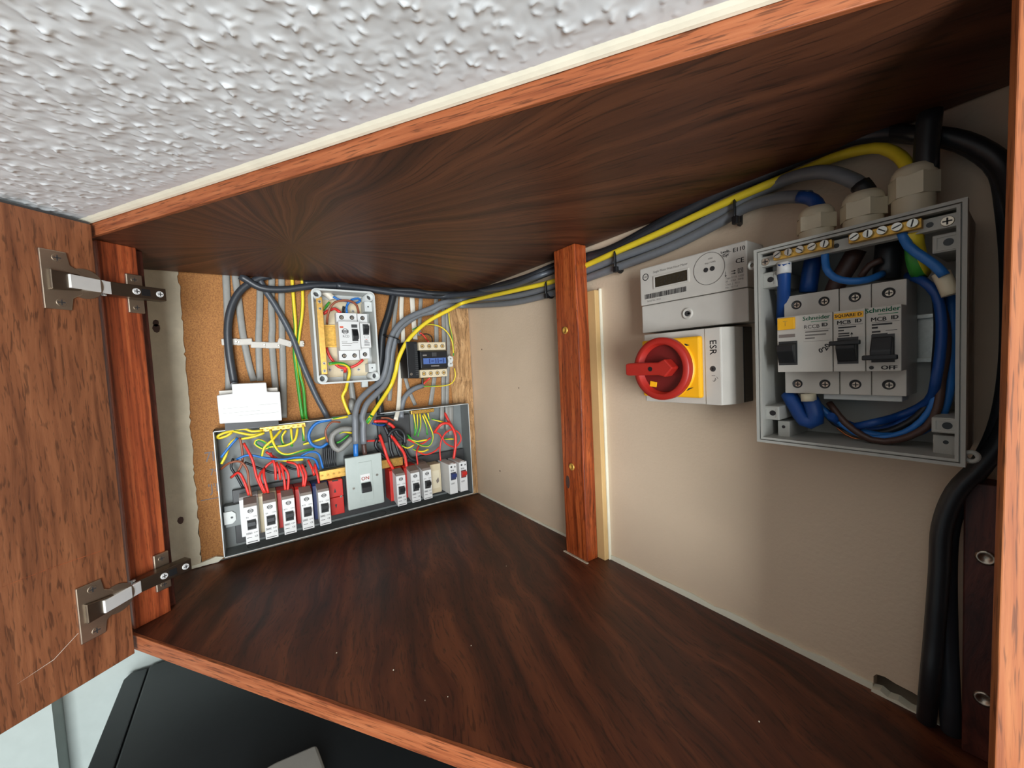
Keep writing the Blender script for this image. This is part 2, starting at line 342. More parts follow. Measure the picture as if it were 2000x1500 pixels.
part('edge_strip', G(TB).box(.3900, .4120, 0, .0122, .0, .4115, bev=.001), 'tan', wb, 'yellowed cream strip behind the post')
part('edge_bead', G(TB).box(.4121, .4148, 0, .0045, .0, .4135, bev=.0006), 'caulk', wb)
# caulk along the foot of the back wall, chipped beside the hole
random.seed(11)
def bead(u0, u1, hmax, label):
    q = [(u0, 0)]; u = u0
    while u < u1: q.append((u, hmax * random.uniform(.75, 1.1))); u += random.uniform(.01, .03)
    q += [(u1, hmax * .8), (u1, 0)]
    return struct('trim_2', G(TB).prism(q, 0, .0022), 'caulk', label)
bead(.012, .352, .005, 'cream filler along the wall foot left of the post')
bead(.4152, .7165, .0075, 'cream filler along the wall foot right of the post')
g = G(TB)
q = [(.716, 0), (.7165, .003), (.722, .0048), (.727, .0022), (.733, .0036), (.740, .0012), (.75, .0022), (.758, .0004), (.766, .001), (.766, 0)]
struct('trim_3', G(TB).prism(q, -.004, .005), 'caulk', 'broken filler crumbs round the cable hole')
# lower room: boxing on the left wall, floor
struct('trim_4', G().box(-.006, .028, -1.6, -.695, -1.95, -.02), 'wallpale', 'pale boxing on the wall below the open door')
struct('floor', G().box(-.3, 3, -3.2, .3, -2.0, -1.95), 'floor', 'room floor far below')

# ------------------------------------------------------------------ cupboard
cup = thing('corner_cupboard', 'dark wooden corner cupboard with open door and angled front', 'cupboard', (.4, -.3, -.018))
fl = TF(-.045, -.004, 0); fr = TF(1.0, -.004, 0)
part('bottom_board', G().prism([(.001, -.0005), (.98, -.0005), (fr[0], fr[1]), (fl[0], fl[1]), (.001, -.602)], -.018, 0, 'ab'), 'bot', cup)
part('top_board', G().prism([(.010, -.003), (.98, -.003), (fr[0], fr[1]), (fl[0], fl[1]), (.010, -.602)], .48, .4945, 'ab'), 'top', cup)
part('front_lipping', G(TF).box(-.045, 1.0, -.004, 0, -.018, .0003, bev=.0006), 'lip', cup, 'orange-brown lipping on the bottom board')
part('front_lipping', G(TF).box(-.045, 1.0, -.004, 0, .4797, .4948, bev=.0006), 'lip', cup, 'orange-brown lipping on the top board')
part('hinge_stile', G(TS).box(0, .0385, -.03, 0, 0, .48, bev=.0012), 'stile', cup)
part('side_rail', G(TS).box(-.012, 0, -.03, -.012, 0, .48, bev=.001), 'batten', cup)
part('front_stile', G(TF).prism([(.7535, -.018), (1.0, -.018), (1.0, .4948), (.7600, .4948)], -.002, .0025, bev=.0006), 'fstile', cup, 'bright oak-coloured front stile')
post = part('support_post', G(TB).box(.3515, .3985, .0125, .0365, .0, .48, bev=.0018), 'post', cup, 'rough orange-stained upright post')
for a, c in ((.3715, .3555), (.3735, .1435)): part('screw_cup', G(TB).lathe(a, c, [(.0055, .036), (.0055, .038), (.0036, .0385), (.003, .037), (.0002, .037)], 18), 'brassp', post)
part('knot_hole', G(TB).prism([(.3625 + .0045 * math.cos(i * .52), .117 + .0105 * math.sin(i * .52)) for i in range(12)], .036, .0367), 'wbrd', post)
part('glue_line', G(TB).box(.3485, .4015, .0365, .0405, 0, .0012, bev=.0004), 'plaster', post)
bat = part('wall_batten', G(TB).box(.7705, .815, .0, .02, 0, .206, bev=.001), 'batten', cup, 'dark red-brown batten with two screws')
for q in [(.7811,-.0210,.1531),(.7809,-.0210,.0479)]: part('screw_cup', G(TB).lathe(q[0], q[2], [(.0052, .0195), (.0052, .0212), (.0034, .0215), (.0028, .0202), (.0002, .0202)], 16), 'steel', bat)
door = part('door', G(TD).box(0, .43, -.018, 0, -.0165, .4895, bev=.0008), 'door', cup, 'brown veneered door swung open')
part('scratch', G(TD).prism([(.02, .1195), (.06, .121), (.11, .1195), (.06, .1214), (.02, .1199)], -.001, .00012), 'stile', door)
part('scratch', G(TD).prism([(.046, .041), (.066, .0265), (.092, .022), (.066, .027), (.046, .0414)], -.001, .00012), 'offw', door)
part('door_top_strip', G(TD).box(.0, .2, -.017, -.004, .4895, .493), 'dark', door)  # thin dark strip along the top edge of the door
def hinge(zc, lab):
    h = part('hinge', G(TD).prism([(.0455, zc - .031), (.0455, zc + .031), (.0245, zc + .031), (.0225, zc + .018), (.0145, zc + .0125), (.0145, zc - .0125), (.0225, zc - .018), (.0245, zc - .031)], 0, .0022, bev=.0007), 'steel', cup, lab)
    g = G(TD); g.prism([(.0405, zc - .011), (.0405, zc + .011), (.016, zc + .0085), (.016, zc - .0085)], .002, .0055, bev=.0012)
    part('hinge_cup', g, 'steeldark', h)
    g = G(TD); g.cyl(.012, zc, .0165, -.001, .0018, 28); part('cup_rim', g, 'steel', h)
    for s in (-1, 1): screw(TD, .0325, zc + s * .0235, .0022, .0048, h, 'steel', h=.0006)
    a = Vector(TS(.0405, .0195, zc)); b = Vector(TD(.0265, .0065, zc)); ax = (b - a); up = Vector((0, 0, 1)); sd = ax.cross(up).normalized()
    def TX(s, o, z): q = a + ax * s + sd * o + up * z; return (q.x, q.y, q.z)
    part('hinge_link', G(TX).box(-.06, 1.0, -.002, .002, -.0072, .0072, bev=.0005), 'chrome', h, 'steel link with a painted window glint')
    g = G(TS); g.box(-.0175, .0425, .0165, .0195, -.0078 + zc, .0078 + zc, bev=.0006); g.box(-.0175, .0425, .006, .018, -.0078 + zc, -.0063 + zc); g.box(-.0175, .0425, .006, .018, .0063 + zc, .0078 + zc)
    arm = part('hinge_arm', g, 'steeldark', h)
    part('arm_slot', G(TS).box(-.0005, .0085, .0193, .0198, -.0042 + zc, .0042 + zc), 'black', h)
    part('pivot_pin', G(TS).cyl(.0415, .0135, .0022, zc - .0088, zc + .0088, 12, axis='c'), 'chrome', h)
    for s in (.0135, -.0105):
        ss = G(TS); ss.cyl(s, zc, .0042, .019, .0206, 14, r2=.0036); ss.box(s - .0026, s + .0026, .0205, .0208, zc - .0005, zc + .0005, mi=1); ss.box(s - .0005, s + .0005, .0205, .0208, zc - .0026, zc + .0026, mi=1); part('screw', ss, ['chrome', 'ink'], h)
    g = G(TS); g.box(-.0015, .0152, 0, .0035, zc - .0245, zc + .0245, bev=.0012); g.box(-.01, .03, 0, .010, zc - .0058, zc + .0058)
    part('mounting_plate', g, 'steel', h)
    for s in (-1, 1): screw(TS, .0068, zc + s * .0175, .0035, .0042, h, 'steel', h=.0006)
hinge(.4205, 'upper nickel concealed hinge'); hinge(.0585, 'lower nickel concealed hinge')
random.seed(21)
g = G()
for i in range(9):
    x, y, r = random.uniform(.25, .72), random.uniform(-.4, -.02), random.uniform(.0003, .0007)
    if (y - P0[1]) < FD[1] / FD[0] * (x - P0[0]) + .01 or .34 < x < .41 and y > -.05: continue
    g.prism([(x + r * math.cos(k * 1.26) * random.uniform(.5, 1.3), y + r * math.sin(k * 1.26)) for k in range(5)], .0001, .0007, 'ab')
o = solo('plaster_crumbs', g, 'caulk', 'tiny pale plaster crumbs scattered on the bottom board', 'crumbs', kind='stuff')

# ------------------------------------------------------------------ fridge below
fz = -.135
fr_ = thing('fridge', 'charcoal fridge top with door seam below the cupboard', 'fridge', (.33, -.3, -1.95))
part('cabinet', G().prism([(.002, -.6005), (.62, -.6005), (.62, -.02), (.002, -.02)], -1.95, fz, 'ab', bev=.002), 'fridge', fr_)
part('fridge_door', G().prism([(.004, -.6022), (.62, -.6022), (.62, -.628), (.012, -.628), (.0, -.622)], -1.9, fz - .001, 'ab', bev=.0015), 'fridge', fr_)
part('door_gasket', G().box(.01, .615, -.6022, -.6005, -1.9, fz - .004), 'gasket', fr_)
q = [(.3189,-.4054,-.1350),(.3153,-.4415,-.1350),(.3440,-.4037,-.1350)]
bxv = Vector(q[0]); ex = (Vector(q[1]) - bxv); ey = (Vector(q[2]) - bxv)
ring = [(bxv + ex * a + ey * b) for a, b in ((.03, .12), (.12, .03), (1.2, -.02), (2.2, .3), (2.2, 2.6), (.3, 2.6), (.0, 1.4))]
solo('plastic_tray', G().prism([(p.x, p.y) for p in ring], fz + .0002, fz + .012, 'ab', bev=.003), 'greybox2', 'pale grey plastic tray corner on the charcoal fridge top', 'tray')
# ------------------------------------------------------------------ consumer unit on the left wall
cu = thing('consumer_unit', 'open grey metal consumer unit on the chipboard, cover removed', 'fuse box', (.02, -.265, .018))
u0, u1, v0, v1, dd = -.4945, -.036, .018, .2245, .040
part('back_panel', G(TL).box(u0, u1, .0006, .002, v0, v1), 'paint', cu)
part('casing_side', G(TL).box(u0, u0 + .0014, .002, dd, v0, v1), ['rim'], cu)
part('casing_side', G(TL).box(u1 - .0014, u1, .002, dd, v0, v1), 'paint', cu)
part('casing_bottom', G(TL).box(u0, u1, .002, dd, v0, v0 + .0014), 'paint', cu)
g = G(TL)      # top sheet with a cable notch
for a, b, d in ((u0, -.318, dd), (-.318, -.232, .012), (-.232, u1, dd)): g.box(a, b, .002, d, v1 - .0014, v1)
part('casing_top', g, 'paint', cu)
g = G(TL)
g.box(u0, u1, dd - .0004, dd + .0012, v0, v0 + .0012); g.box(u0, u0 + .0012, dd - .0004, dd + .0012, v0, v1); g.box(u1 - .0012, u1, dd - .0004, dd + .0012, v0, v1); g.box(u0, -.318, dd - .0004, dd + .0012, v1 - .0012, v1); g.box(-.232, u1, dd - .0004, dd + .0012, v1 - .0012, v1)
part('casing_rim', g, 'rim', cu)
part('inner_tray', G(TL).box(-.478, -.04, .002, .012, .026, .118, bev=.001), 'dark', cu)
part('mounting_rail', G(TL).box(-.490, -.466, .002, .022, .060, .096, bev=.0008), 'paint', cu)
lug = part('fixing_lug', G(TL).prism([(-.4915, .066), (-.4915, .087), (-.480, .087), (-.475, .082), (-.475, .071), (-.480, .066)], .022, .0245, bev=.0005), 'greybox', cu)
hole(TL, -.4805, .0765, .0245, .0018, lug)
for a, b, r in ((-.455, .020, .009), (-.245, .022, .016), (-.21, .020, .010)):       # punched knock-outs in the bottom sheet
    g = G(TL); g.lathe(a, b, [(r, v0 + .0013), (r, v0 + .0019), (r - .0007, v0 + .0019), (r - .0007, v0 + .0013)], 24, axis='c'); part('knockout', g, 'dark', cu)
def termbar(a0, a1, c0, c1, d0, d1, n, par, label, nm='earth_bar'):
    b = part(nm, G(TL).box(a0, a1, d0, d1, c0, c1, bev=.0005), 'brass', par, label)
    for i in range(n):
        a = a0 + (i + .5) * (a1 - a0) / n; screw(TL, a, (c0 + c1) / 2, d1, .0026, b, 'brassp', h=.0008, cross=False)
    return b
termbar(-.432, -.362, .2125, .2205, .014, .024, 9, cu, 'brass earth bar above the left breakers')
termbar(-.164, -.112, .2125, .2205, .014, .024, 7, cu, 'brass earth bar above the right breakers')
termbar(-.347, -.191, .1115, .1285, .022, .033, 16, cu, 'long brass neutral bar behind the main switch', 'neutral_bar')
ms = part('main_switch', G(TL).box(-.306, -.240, .050, .058, .0518, .1498, bev=.0018), 'switchgrey', cu, 'grey square main switch plate with black rocker')
part('switch_body', G(TL).box(-.300, -.246, .012, .050, .056, .146), 'black', ms)
part('module_panel', G(TL).box(-.2836, -.2595, .058, .0592, .064, .138, bev=.0006), 'switchgrey', ms)
part('label_plate', G(TL).box(-.2815, -.2645, .0592, .0598, .1005, .1148), 'white', ms)
lettering(TL, 'ON', -.273, .1065, .05985, .0092, 'inkr', ms, bold=.0002)
rk = part('rocker', G(TL).prism([(.0592, .0795), (.067, .0815), (.0645, .0905), (.0605, .0985), (.0592, .0985)], -.2812, -.2638, 'bc', bev=.0008), 'black', ms)
for a, c in ((-.2945, .0915), (-.2508, .1085)): screw(TL, a, c, .058, .0028, ms, h=.0005, cross=False)

# plug-in breakers, carriers and blanks
def breaker(uc, rating, base, lab, style='plug', toggle='black', on=True, order=0):
    b = thing('circuit_breaker', lab, 'breaker', TL(uc, .012, .041), 'breakers plugged into the consumer unit')
    if style == 'plug':
        part('carrier', G(TL).prism([(.0122, .046), (.045, .046), (.045, .107), (.038, .1105), (.0122, .1105)], uc - .0145, uc + .0115, 'bc', bev=.0006), base, b)
        part('body', G(TL).prism([(.045, .047), (.0695, .041), (.0695, .1005), (.0455, .105)], uc - .009, uc + .009, 'bc', bev=.0005), 'white', b)
        part('top_cap', G(TL).prism([(.0385, .1095), (.0455, .1052), (.0685, .1009), (.0665, .1045), (.046, .110)], uc - .0088, uc + .0088, 'bc'), 'cap', b)
        f = .0696
    else:
        part('body', G(TL).box(uc - .009, uc + .009, .0122, .0695, .0385, .1025, bev=.0007), 'white', b)
        part('top_cap', G(TL).box(uc - .003, uc + .004, .058, .066, .1025, .1037, bev=.0004), 'white', b); f = .0696
    zt = .0715 if style == 'plug' else .0765
    part('toggle_slot', G(TL).box(uc - .0058, uc + .0062, f - .0008, f + .0002, zt - .0082, zt + .0082), 'dark', b)
    g = G(TL); g.prism([(f, zt - .007), (f + .0062, zt - .0035 if not on else zt - .001), (f + .0062, zt + .0035 if not on else zt + .0055), (f, zt + .007)], uc - .0052, uc + .0056, 'bc', bev=.0006)
    for i in range(3): g.box(uc - .0052, uc + .0056, f + .0058, f + .0066, zt - .0005 + i * .0022, zt + .0007 + i * .0022)
    part('toggle', g, toggle, b)
    if style == 'plug':
        lg = G(TL).lathe(uc, .0938, [(.0036, f), (.0036, f + .0001), (.0028, f + .0001), (.0028, f)], 20)
        for i in (-1, 0, 1): lg.box(uc - .0042, uc + .0042, f, f + .00012, .0938 + i * .0013 - .0004, .0938 + i * .0013 + .0004)
        part('logo', lg, 'ink', b)
        lettering(TL, rating, uc - .0048, .0838, f + .0001, .0036, 'ink', b); lettering(TL, 'ON', uc + .0052, .0838, f + .0001, .0036, 'ink', b)
        lettering(TL, 'OFF', uc + .0048, .0578, f + .0001, .0034, 'ink', b); lettering(TL, 'CE', uc + .0052, .0515, f + .0001, .0038, 'ink', b, bold=.0001)
        g = G(TL).frame(uc - .0078, uc - .0002, .0562, .0594, .0004, f, f + .0001); g.box(uc - .0068, uc - .0012, f, f + .0001, .0573, .0583); g.box(uc - .0072, uc - .0008, f, f + .0001, .0505, .0513); g.box(uc - .0072, uc + .0066, f, f + .0001, .0432, .0443)
        part('printed_marks', g, 'ink', b)
    else:
        g = G(TL).cyl(uc - .0035, .0965, .0021, f, f + .0001, 16); g.prism([(uc + .003, .0945), (uc + .0068, .0945), (uc + .0049, .0985)], f, f + .0001)
        part('logo', g, 'ink', b); lettering(TL, rating, uc - .0016, .0885, f + .0001, .0048, 'ink', b, bold=.00015)
        lettering(TL, 'OFF', uc - .002, .0605, f + .0001, .0048, 'ink', b, bold=.0001)
    return b
P_ = 'white plug-in breaker on '
breaker(-.4540, 'B6', 'white', P_ + 'a white carrier, far left in the consumer unit')
breaker(-.4277, 'B6', 'beige', P_ + 'a beige carrier, second from the left')
breaker(-.4010, 'B32', 'red', P_ + 'a red carrier, third from the left')
breaker(-.3739, 'B32', 'red', P_ + 'a red carrier next to the blue carrier')
breaker(-.3468, 'B16', 'blue', P_ + 'a blue carrier left of the main switch')
breaker(-.2090, 'B32', 'red', P_ + 'a red carrier just right of the main switch')
breaker(-.1798, 'B32', 'red', P_ + 'a grey-red carrier, second right of main switch')
breaker(-.1548, 'B16', 'cap', P_ + 'a grey carrier beside the beige blank')
breaker(-.0968, 'B16', 'white', 'tall white breaker with a blue toggle at the right end', 'mod', 'blue')
breaker(-.0725, 'B32', 'white', 'tall white breaker with a red toggle at the far right end', 'mod', 'red')
bl = thing('blank_carrier', 'empty red carrier with black arrows left of the main switch', 'carrier', TL(-.322, .0122, .046))
part('upper_shield', G(TL).box(-.3345, -.3105, .0122, .045, .079, .1105, bev=.0008), 'red', bl)
part('lower_shield', G(TL).box(-.3335, -.3105, .0122, .045, .046, .0782, bev=.0008), 'red', bl)
part('finger_notch', G(TL).box(-.328, -.318, .043, .0453, .1085, .1108), 'black', bl)
g = G(TL).prism([(-.3265, .0875), (-.3225, .0875), (-.3245, .096)], .045, .0452); g.prism([(-.3265, .0655), (-.3225, .0655), (-.3245, .057)], .045, .0452); part('arrow_marks', g, 'ink', bl)
screw(TL, -.315, .0785, .0452, .0024, bl)
b2 = thing('blank_carrier', 'empty beige carrier between the right-hand breakers', 'carrier', TL(-.124, .0122, .040))
part('body', G(TL).box(-.136, -.112, .0122, .040, .0395, .102, bev=.001), 'beige', b2)
part('recess', G(TL).box(-.132, -.116, .0398, .0403, .05, .088), 'gland', b2); part('clip', G(TL).prism([(-.124, .066), (-.119, .072), (-.118, .064), (-.122, .06)], .0403, .042), 'cap', b2)

# white stepped module on top of the consumer unit
wm = thing('timer_module', 'white stepped plastic module standing on the consumer unit', 'module', TL(-.442, .03, .2246))
part('housing', G(TL).prism([(-.484, .2375), (-.400, .2325), (-.3997, .281), (-.4178, .2825), (-.4182, .2978), (-.4647, .2985), (-.4645, .2835), (-.4845, .282)], .012, .06, bev=.0012), 'white', wm)
part('foot', G(TL).box(-.478, -.405, .008, .052, .2246, .2375), 'dark', wm)
part('terminal_ledge', G(TL).box(-.482, -.462, .010, .045, .282, .2885, bev=.0006), 'offw', wm); part('terminal_ledge', G(TL).box(-.42, -.402, .010, .045, .2815, .288, bev=.0006), 'offw', wm)
g = G(TL)
for a, b, c in ((-.478, -.446, .2602), (-.432, -.404, .2615), (-.479, -.43, .2528), (-.46, -.404, .2472)): g.box(a, b, .0598, .0601, c, c + .0003)
part('seam', g, 'inkgrey', wm)

# ------------------------------------------------------------------ small grey enclosure with RCD on the chipboard
rb = thing('rcd_enclosure', 'small open grey plastic box with brass strip on the chipboard', 'enclosure', TL(-.285, .0, .2885))
def rrect(a0, a1, c0, c1, r, n=5):
    out = []
    for cx, cz, s in ((a1 - r, c1 - r, 0), (a0 + r, c1 - r, 1), (a0 + r, c0 + r, 2), (a1 - r, c0 + r, 3)):
        for i in range(n + 1): an = (s + i / n) * math.pi / 2; out.append((cx + r * math.cos(an), cz + r * math.sin(an)))
    return out
def tray(T, a0, a1, c0, c1, r, t, b0, b1, back, taper=0):
    """open box with rounded corners: outer wall, rim and inner wall as one shell"""
    O = rrect(a0, a1, c0, c1, r); I = rrect(a0 + t, a1 - t, c0 + t, c1 - t, max(r - t, .0005)); Ob = rrect(a0 + taper, a1 - taper, c0 + taper, c1 - taper, r); n = len(O); g = G(T)
    vs = [(p[0], b0, p[1]) for p in Ob] + [(p[0], b1, p[1]) for p in O] + [(p[0], b1, p[1]) for p in I] + [(p[0], b0 + back, p[1]) for p in I]
    fs = [[k * n + i, k * n + (i + 1) % n, (k + 1) * n + (i + 1) % n, (k + 1) * n + i] for k in range(3) for i in range(n)] + [list(range(n)), [3 * n + i for i in range(n)]]
    return g.add(vs, fs)
part('casing', tray(TL, -.340, -.229, .2885, .461, .009, .0032, .0004, .045, .003), 'greybox', rb)
for a, c in ((-.3305, .4515), (-.2385, .4505), (-.2378, .2985), (-.3305, .2985)):
    bo = part('corner_boss', G(TL).lathe(a, c, [(.0078, .003), (.0078, .0455), (.0055, .0455), (.0052, .03), (.0001, .03)], 20), 'greybox', rb)
    part('boss_bore', G(TL).cyl(a, c, .0048, .029, .0305, 16), 'dark', bo)
for c0, c1 in ((.424, .443), (.306, .323)):
    sb = part('side_block', G(TL).box(-.2465, -.2325, .003, .034, c0, c1, bev=.0008), 'greybox', rb); hole(TL, -.240, (c0 + c1) / 2, .034, .0013, sb)
part('back_plate', G(TL).box(-.334, -.240, .003, .0048, .300, .448, bev=.0005), 'beige', rb)
for a, c in ((-.262, .428), (-.312, .3145), (-.29, .3125), (-.259, .3125)): screw(TL, a, c, .0048, .0038, rb, 'offw', h=.0012)
eb = part('earth_strip', G(TL).box(-.3315, -.3215, .038, .0402, .306, .4465, bev=.0005), 'brass', rb, 'long brass earth strip')
for c, r in ((.438, .0036), (.4255, .003), (.3265, .0032), (.3125, .0036)): screw(TL, -.3263, c, .0402, r, eb, h=.0012)
g = G(TL).box(-.322, -.245, .0048, .0062, .3585, .3985); g.box(-.322, -.245, .0048, .0125, .3965, .3995); g.box(-.322, -.245, .0048, .0125, .3575, .3605)
part('din_rail', g, 'brassp', rb)
def modular(T, a0, n, c0, c1, lab, grp, toggles, fc=(.0152, .0152), d0=.014, dt=.031, df=.046, mw=.0186, name='circuit_breaker', cat='breaker', m='white', scr=.0042):
    """rail-mounted breaker: body with stepped front, screw wells, toggles"""
    a1 = a0 + n * mw; r = thing(name, lab, cat, T((a0 + a1) / 2, d0, c0), grp); q0, q1 = c0 + fc[0] + .003, c1 - fc[1] - .0025
    part('body', G(T).prism([(d0, c0), (dt, c0), (dt, q0), (df, q0), (df, q1), (dt, q1), (dt, c1), (d0, c1)], a0 + .0002, a1 - .0002, 'bc', bev=.0005), m, r)
    for i in range(n):
        for c in (c0 + .0085, c1 - .0085):
            u = a0 + (i + .5) * mw
            w_ = part('screw_well', G(T).lathe(u, c, [(scr, dt - .0005), (scr, dt + .0003), (scr * .9, dt + .0003), (scr * .88, dt + .0001), (.0001, dt + .0001)], 18), 'dark', r)
            g = G(T).cyl(u + .0003, c - .0003, scr * .6, dt - .002, dt + .0003, 14); g.box(u - scr * .45, u + scr * .55, dt + .0002, dt + .0005, c - .0007, c + .0001, mi=1); g.box(u - .0001, u + .0007, dt + .0002, dt + .0005, c - scr * .55, c + scr * .45, mi=1)
            part('screw', g, ['steel', 'ink'], w_)
    for ta, tw, tc, th, up in toggles:
        part('toggle_slot', G(T).box(ta - tw * .55, ta + tw * .55, df - .0005, df + .0003, tc - th * .62, tc + th * .62), 'dark', r)
        part('toggle', G(T).prism([(df, tc - th * .5), (df + .003, tc - th * .5), (df + .0075, tc - th * .1 if not up else tc + th * .12), (df + .0075, tc + th * .1 if not up else tc + th * .42), (df, tc + th * .5)] if up else [(df, tc - th * .5), (df + .0075, tc - th * .42), (df + .0075, tc - th * .1), (df + .003, tc + th * .5), (df, tc + th * .5)], ta - tw / 2, ta + tw / 2, 'bc', bev=.0006), 'black', r)
    return r
rc = modular(TL, -.2985, 2, .331, .4205, 'white two-pole RCD with black rocker in the small grey box', None, [(-.2705, .0098, .3775, .0185, False)], name='safety_cutout', cat='cutout')
part('test_button', G(TL).box(-.2762, -.2658, .0458, .0475, .3912, .3972, bev=.0004), 'dark', rc)
part('red_mark', G(TL).box(-.2963, -.2902, .046, .0462, .3905, .3937), 'inkr', rc)
lg = G(TL).lathe(-.2875, .3842, [(.0052, .046), (.0052, .0462), (.0043, .0462), (.0043, .046)], 22)
for i in (-1, 0, 1): lg.box(-.2935, -.2815, .046, .0462, .3842 + i * .0019 - .0006, .3842 + i * .0019 + .0006)
part('logo', lg, 'ink', rc); lettering(TL, 'RCD', -.2865, .3748, .0462, .0058, 'ink', rc)
g = G(TL).frame(-.2945, -.2855, .3638, .3662, .0004, .046, .0462)
for c, b in ((.3612, -.2765), (.3575, -.2785)): g.box(-.2945, b, .046, .0462, c, c + .001)
g.box(-.276, -.266, .046, .0462, .3628, .3636); part('printed_marks', g, 'inkgrey', rc)
mb = modular(TL, -.2605, 1, .3328, .420, 'narrow white breaker beside the RCD in the small grey box', None, [(-.2503, .0098, .388, .0165, True)], fc=(.0175, .0175))
lettering(TL, 'B32', -.2505, .3655, .0462, .0045, 'ink', mb, bold=.0001); g = G(TL)
for c in (.3622, .3595, .3568): g.box(-.2548, -.2448, .046, .0462, c, c + .0008)
g.frame(-.2535, -.2465, .3718, .3762, .0004, .046, .0462); part('printed_marks', g, 'ink', mb)
part('red_mark', G(TL).box(-.252, -.2488, .046, .0462, .3688, .3698), 'inkr', mb)
part('cable_entry', G(TL).cyl(-.2505, .012, .006, .278, .2885, 14, axis='c') if False else G(TL).box(-.257, -.245, .004, .016, .2765, .2885, bev=.001), 'greybox', rb)

# ------------------------------------------------------------------ contactor
ct = thing('contactor', 'black contactor with cream terminal strips and blue label', 'contactor', TL(-.13, .0, .289))
part('base', G(TL).box(-.152, -.094, .0006, .04, .288, .362, bev=.001), 'black', ct)
part('front_block', G(TL).prism([(.04, .29), (.06, .305), (.0665, .309), (.0665, .342), (.06, .345), (.04, .36)], -.1518, -.0932, 'bc', bev=.0006), 'black', ct)
for c0, c1 in ((.3455, .3615), (.2893, .3055)):
    t_ = part('terminal_strip', G(TL).box(-.1522, -.0928, .02, .06, c0, c1, bev=.0006), 'beige', ct)
    for i in range(4):
        a = -.1445 + i * .0147; part('screw_well', G(TL).lathe(a, (c0 + c1) / 2, [(.0044, .0598), (.0044, .0604), (.0036, .0604), (.0034, .0598)], 16), 'dark', t_); screw(TL, a, (c0 + c1) / 2, .0598, .0033, t_, 'brassp', h=.0004, cross=False)
part('blue_label', G(TL).box(-.147, -.097, .0665, .0672, .3168, .3288), 'bluel', ct)
g = G(TL)
for a in (-.135, -.121, -.116, -.104): g.box(a, a + .0022, .0672, .0674, .318, .3275)
g.box(-.130, -.124, .0672, .0674, .3215, .3235); g.box(-.112, -.106, .0672, .0674, .3215, .3235); part('printed_marks', g, 'blue', ct)
part('indicator_window', G(TL).box(-.1275, -.1175, .0665, .068, .3318, .3405, bev=.0005), 'dark', ct)
part('name_plate', G(TL).box(-.131, -.113, .0665, .0671, .3112, .3137), 'inkgrey', ct); part('name_plate', G(TL).box(-.1475, -.139, .0665, .0671, .3335, .3362), 'inkgrey', ct)
ax_ = part('side_block', G(TL).box(-.1765, -.1535, .0006, .056, .2895, .3635, bev=.001), 'black', ct)
for i in range(16): part('rib', G(TL).box(-.1605, -.1545, .055, .058, .2955 + i * .004, .2975 + i * .004), 'dark', ax_)
screw(TL, -.170, .298, .056, .003, ax_, 'steel')
cn = thing('terminal_connector', 'small white terminal block hanging on earth wires beside the contactor', 'connector', TL(-.0665, .02, .309))
part('block', G(TL).prism([(-.0725, .309), (-.062, .309), (-.0605, .314), (-.0625, .318), (-.0595, .324), (-.061, .3315), (-.069, .3345), (-.0735, .331), (-.072, .322), (-.074, .315)], .012, .026, bev=.0012), 'greybox', cn)
for c in (.316, .327): screw(TL, -.0668, c, .026, .002, cn, cross=False)
# ------------------------------------------------------------------ electricity meter on the back wall
mt = thing('electricity_meter', 'off-white electricity meter with small dark display', 'meter', TB(.5715, 0, .3375))
part('case', G(TB).box(.5095, .6335, .0006, .036, .3715, .4165, bev=.0012), 'offw', mt)
part('terminal_cover', G(TB).box(.5105, .6338, .0006, .0358, .3378, .3708, bev=.0012), 'offw', mt)
f = .0362
part('display_bezel', G(TB).frame(.5292, .5738, .3885, .4035, .0016, .036, .0372), 'offw', mt)
ds = part('display', G(TB).box(.5308, .5722, .0355, .0364, .3901, .4019), 'lcd', mt)
g = G(TB); rx = random.Random(2)
for i in range(6):
    a = .5375 + i * .0055
    for k in range(3): g.box(a, a + .0035, .0364, .03645, .3925 + k * .0033, .393 + k * .0033)
    if rx.random() < .8: g.box(a, a + .0006, .0364, .03645, .3925, .3958)
    if rx.random() < .8: g.box(a + .003, a + .0036, .0364, .03645, .3958, .399)
part('digits', g, 'ink', ds)
part('optical_ring', G(TB).lathe(.5958, .3975, [(.0168, .0358), (.0168, .0364), (.0163, .0364), (.0163, .0358)], 40), 'inkgrey', mt)
for a in (.5926, .5995): part('optical_port', G(TB).cyl(a, .3968, .0025, .036, .0364, 18), 'ink', mt)
part('seal_ring', G(TB).lathe(.5181, .4051, [(.0042, f), (.0042, f + .0002), (.0034, f + .0002), (.0034, f)], 26), 'ink', mt); lettering(TB, 'UKP', .5181, .4051, f + .0001, .003, 'inkgrey', mt)
g = G(TB); rx = random.Random(4); a = .5162
while a < .5692:
    k = rx.choice((.0004, .0007, .0011)); g.box(a, a + k, f, f + .0001, .3786, .3842); a += k + rx.choice((.0004, .0007))
part('barcode', g, 'ink', mt); lettering(TB, 'Serial No. 1013', .5285, .3757, f, .003, 'inkgrey', mt)
lettering(TB, 'Single Phase Watt Hour Meter', .5505, .4085, f, .0037, 'inkgrey', mt, sx=.95)
lettering(TB, '1000', .5975, .4075, f, .0026, 'inkgrey', mt); lettering(TB, 'Imp / kWh', .5975, .4035, f, .0026, 'inkgrey', mt)
lettering(TB, 'E110', .6262, .4095, f, .0058, 'ink', mt, bold=.0001); lettering(TB, 'Landis', .6128, .4105, f, .0034, 'ink', mt, bold=.00012); lettering(TB, 'Gyr', .6135, .4068, f, .0042, 'ink', mt, rot=.12, bold=.00012)
part('logo_line', G(TB).prism([(.6078, .4078), (.619, .4096), (.619, .4093), (.6078, .4074)], f, f + .0001), 'ink', mt)
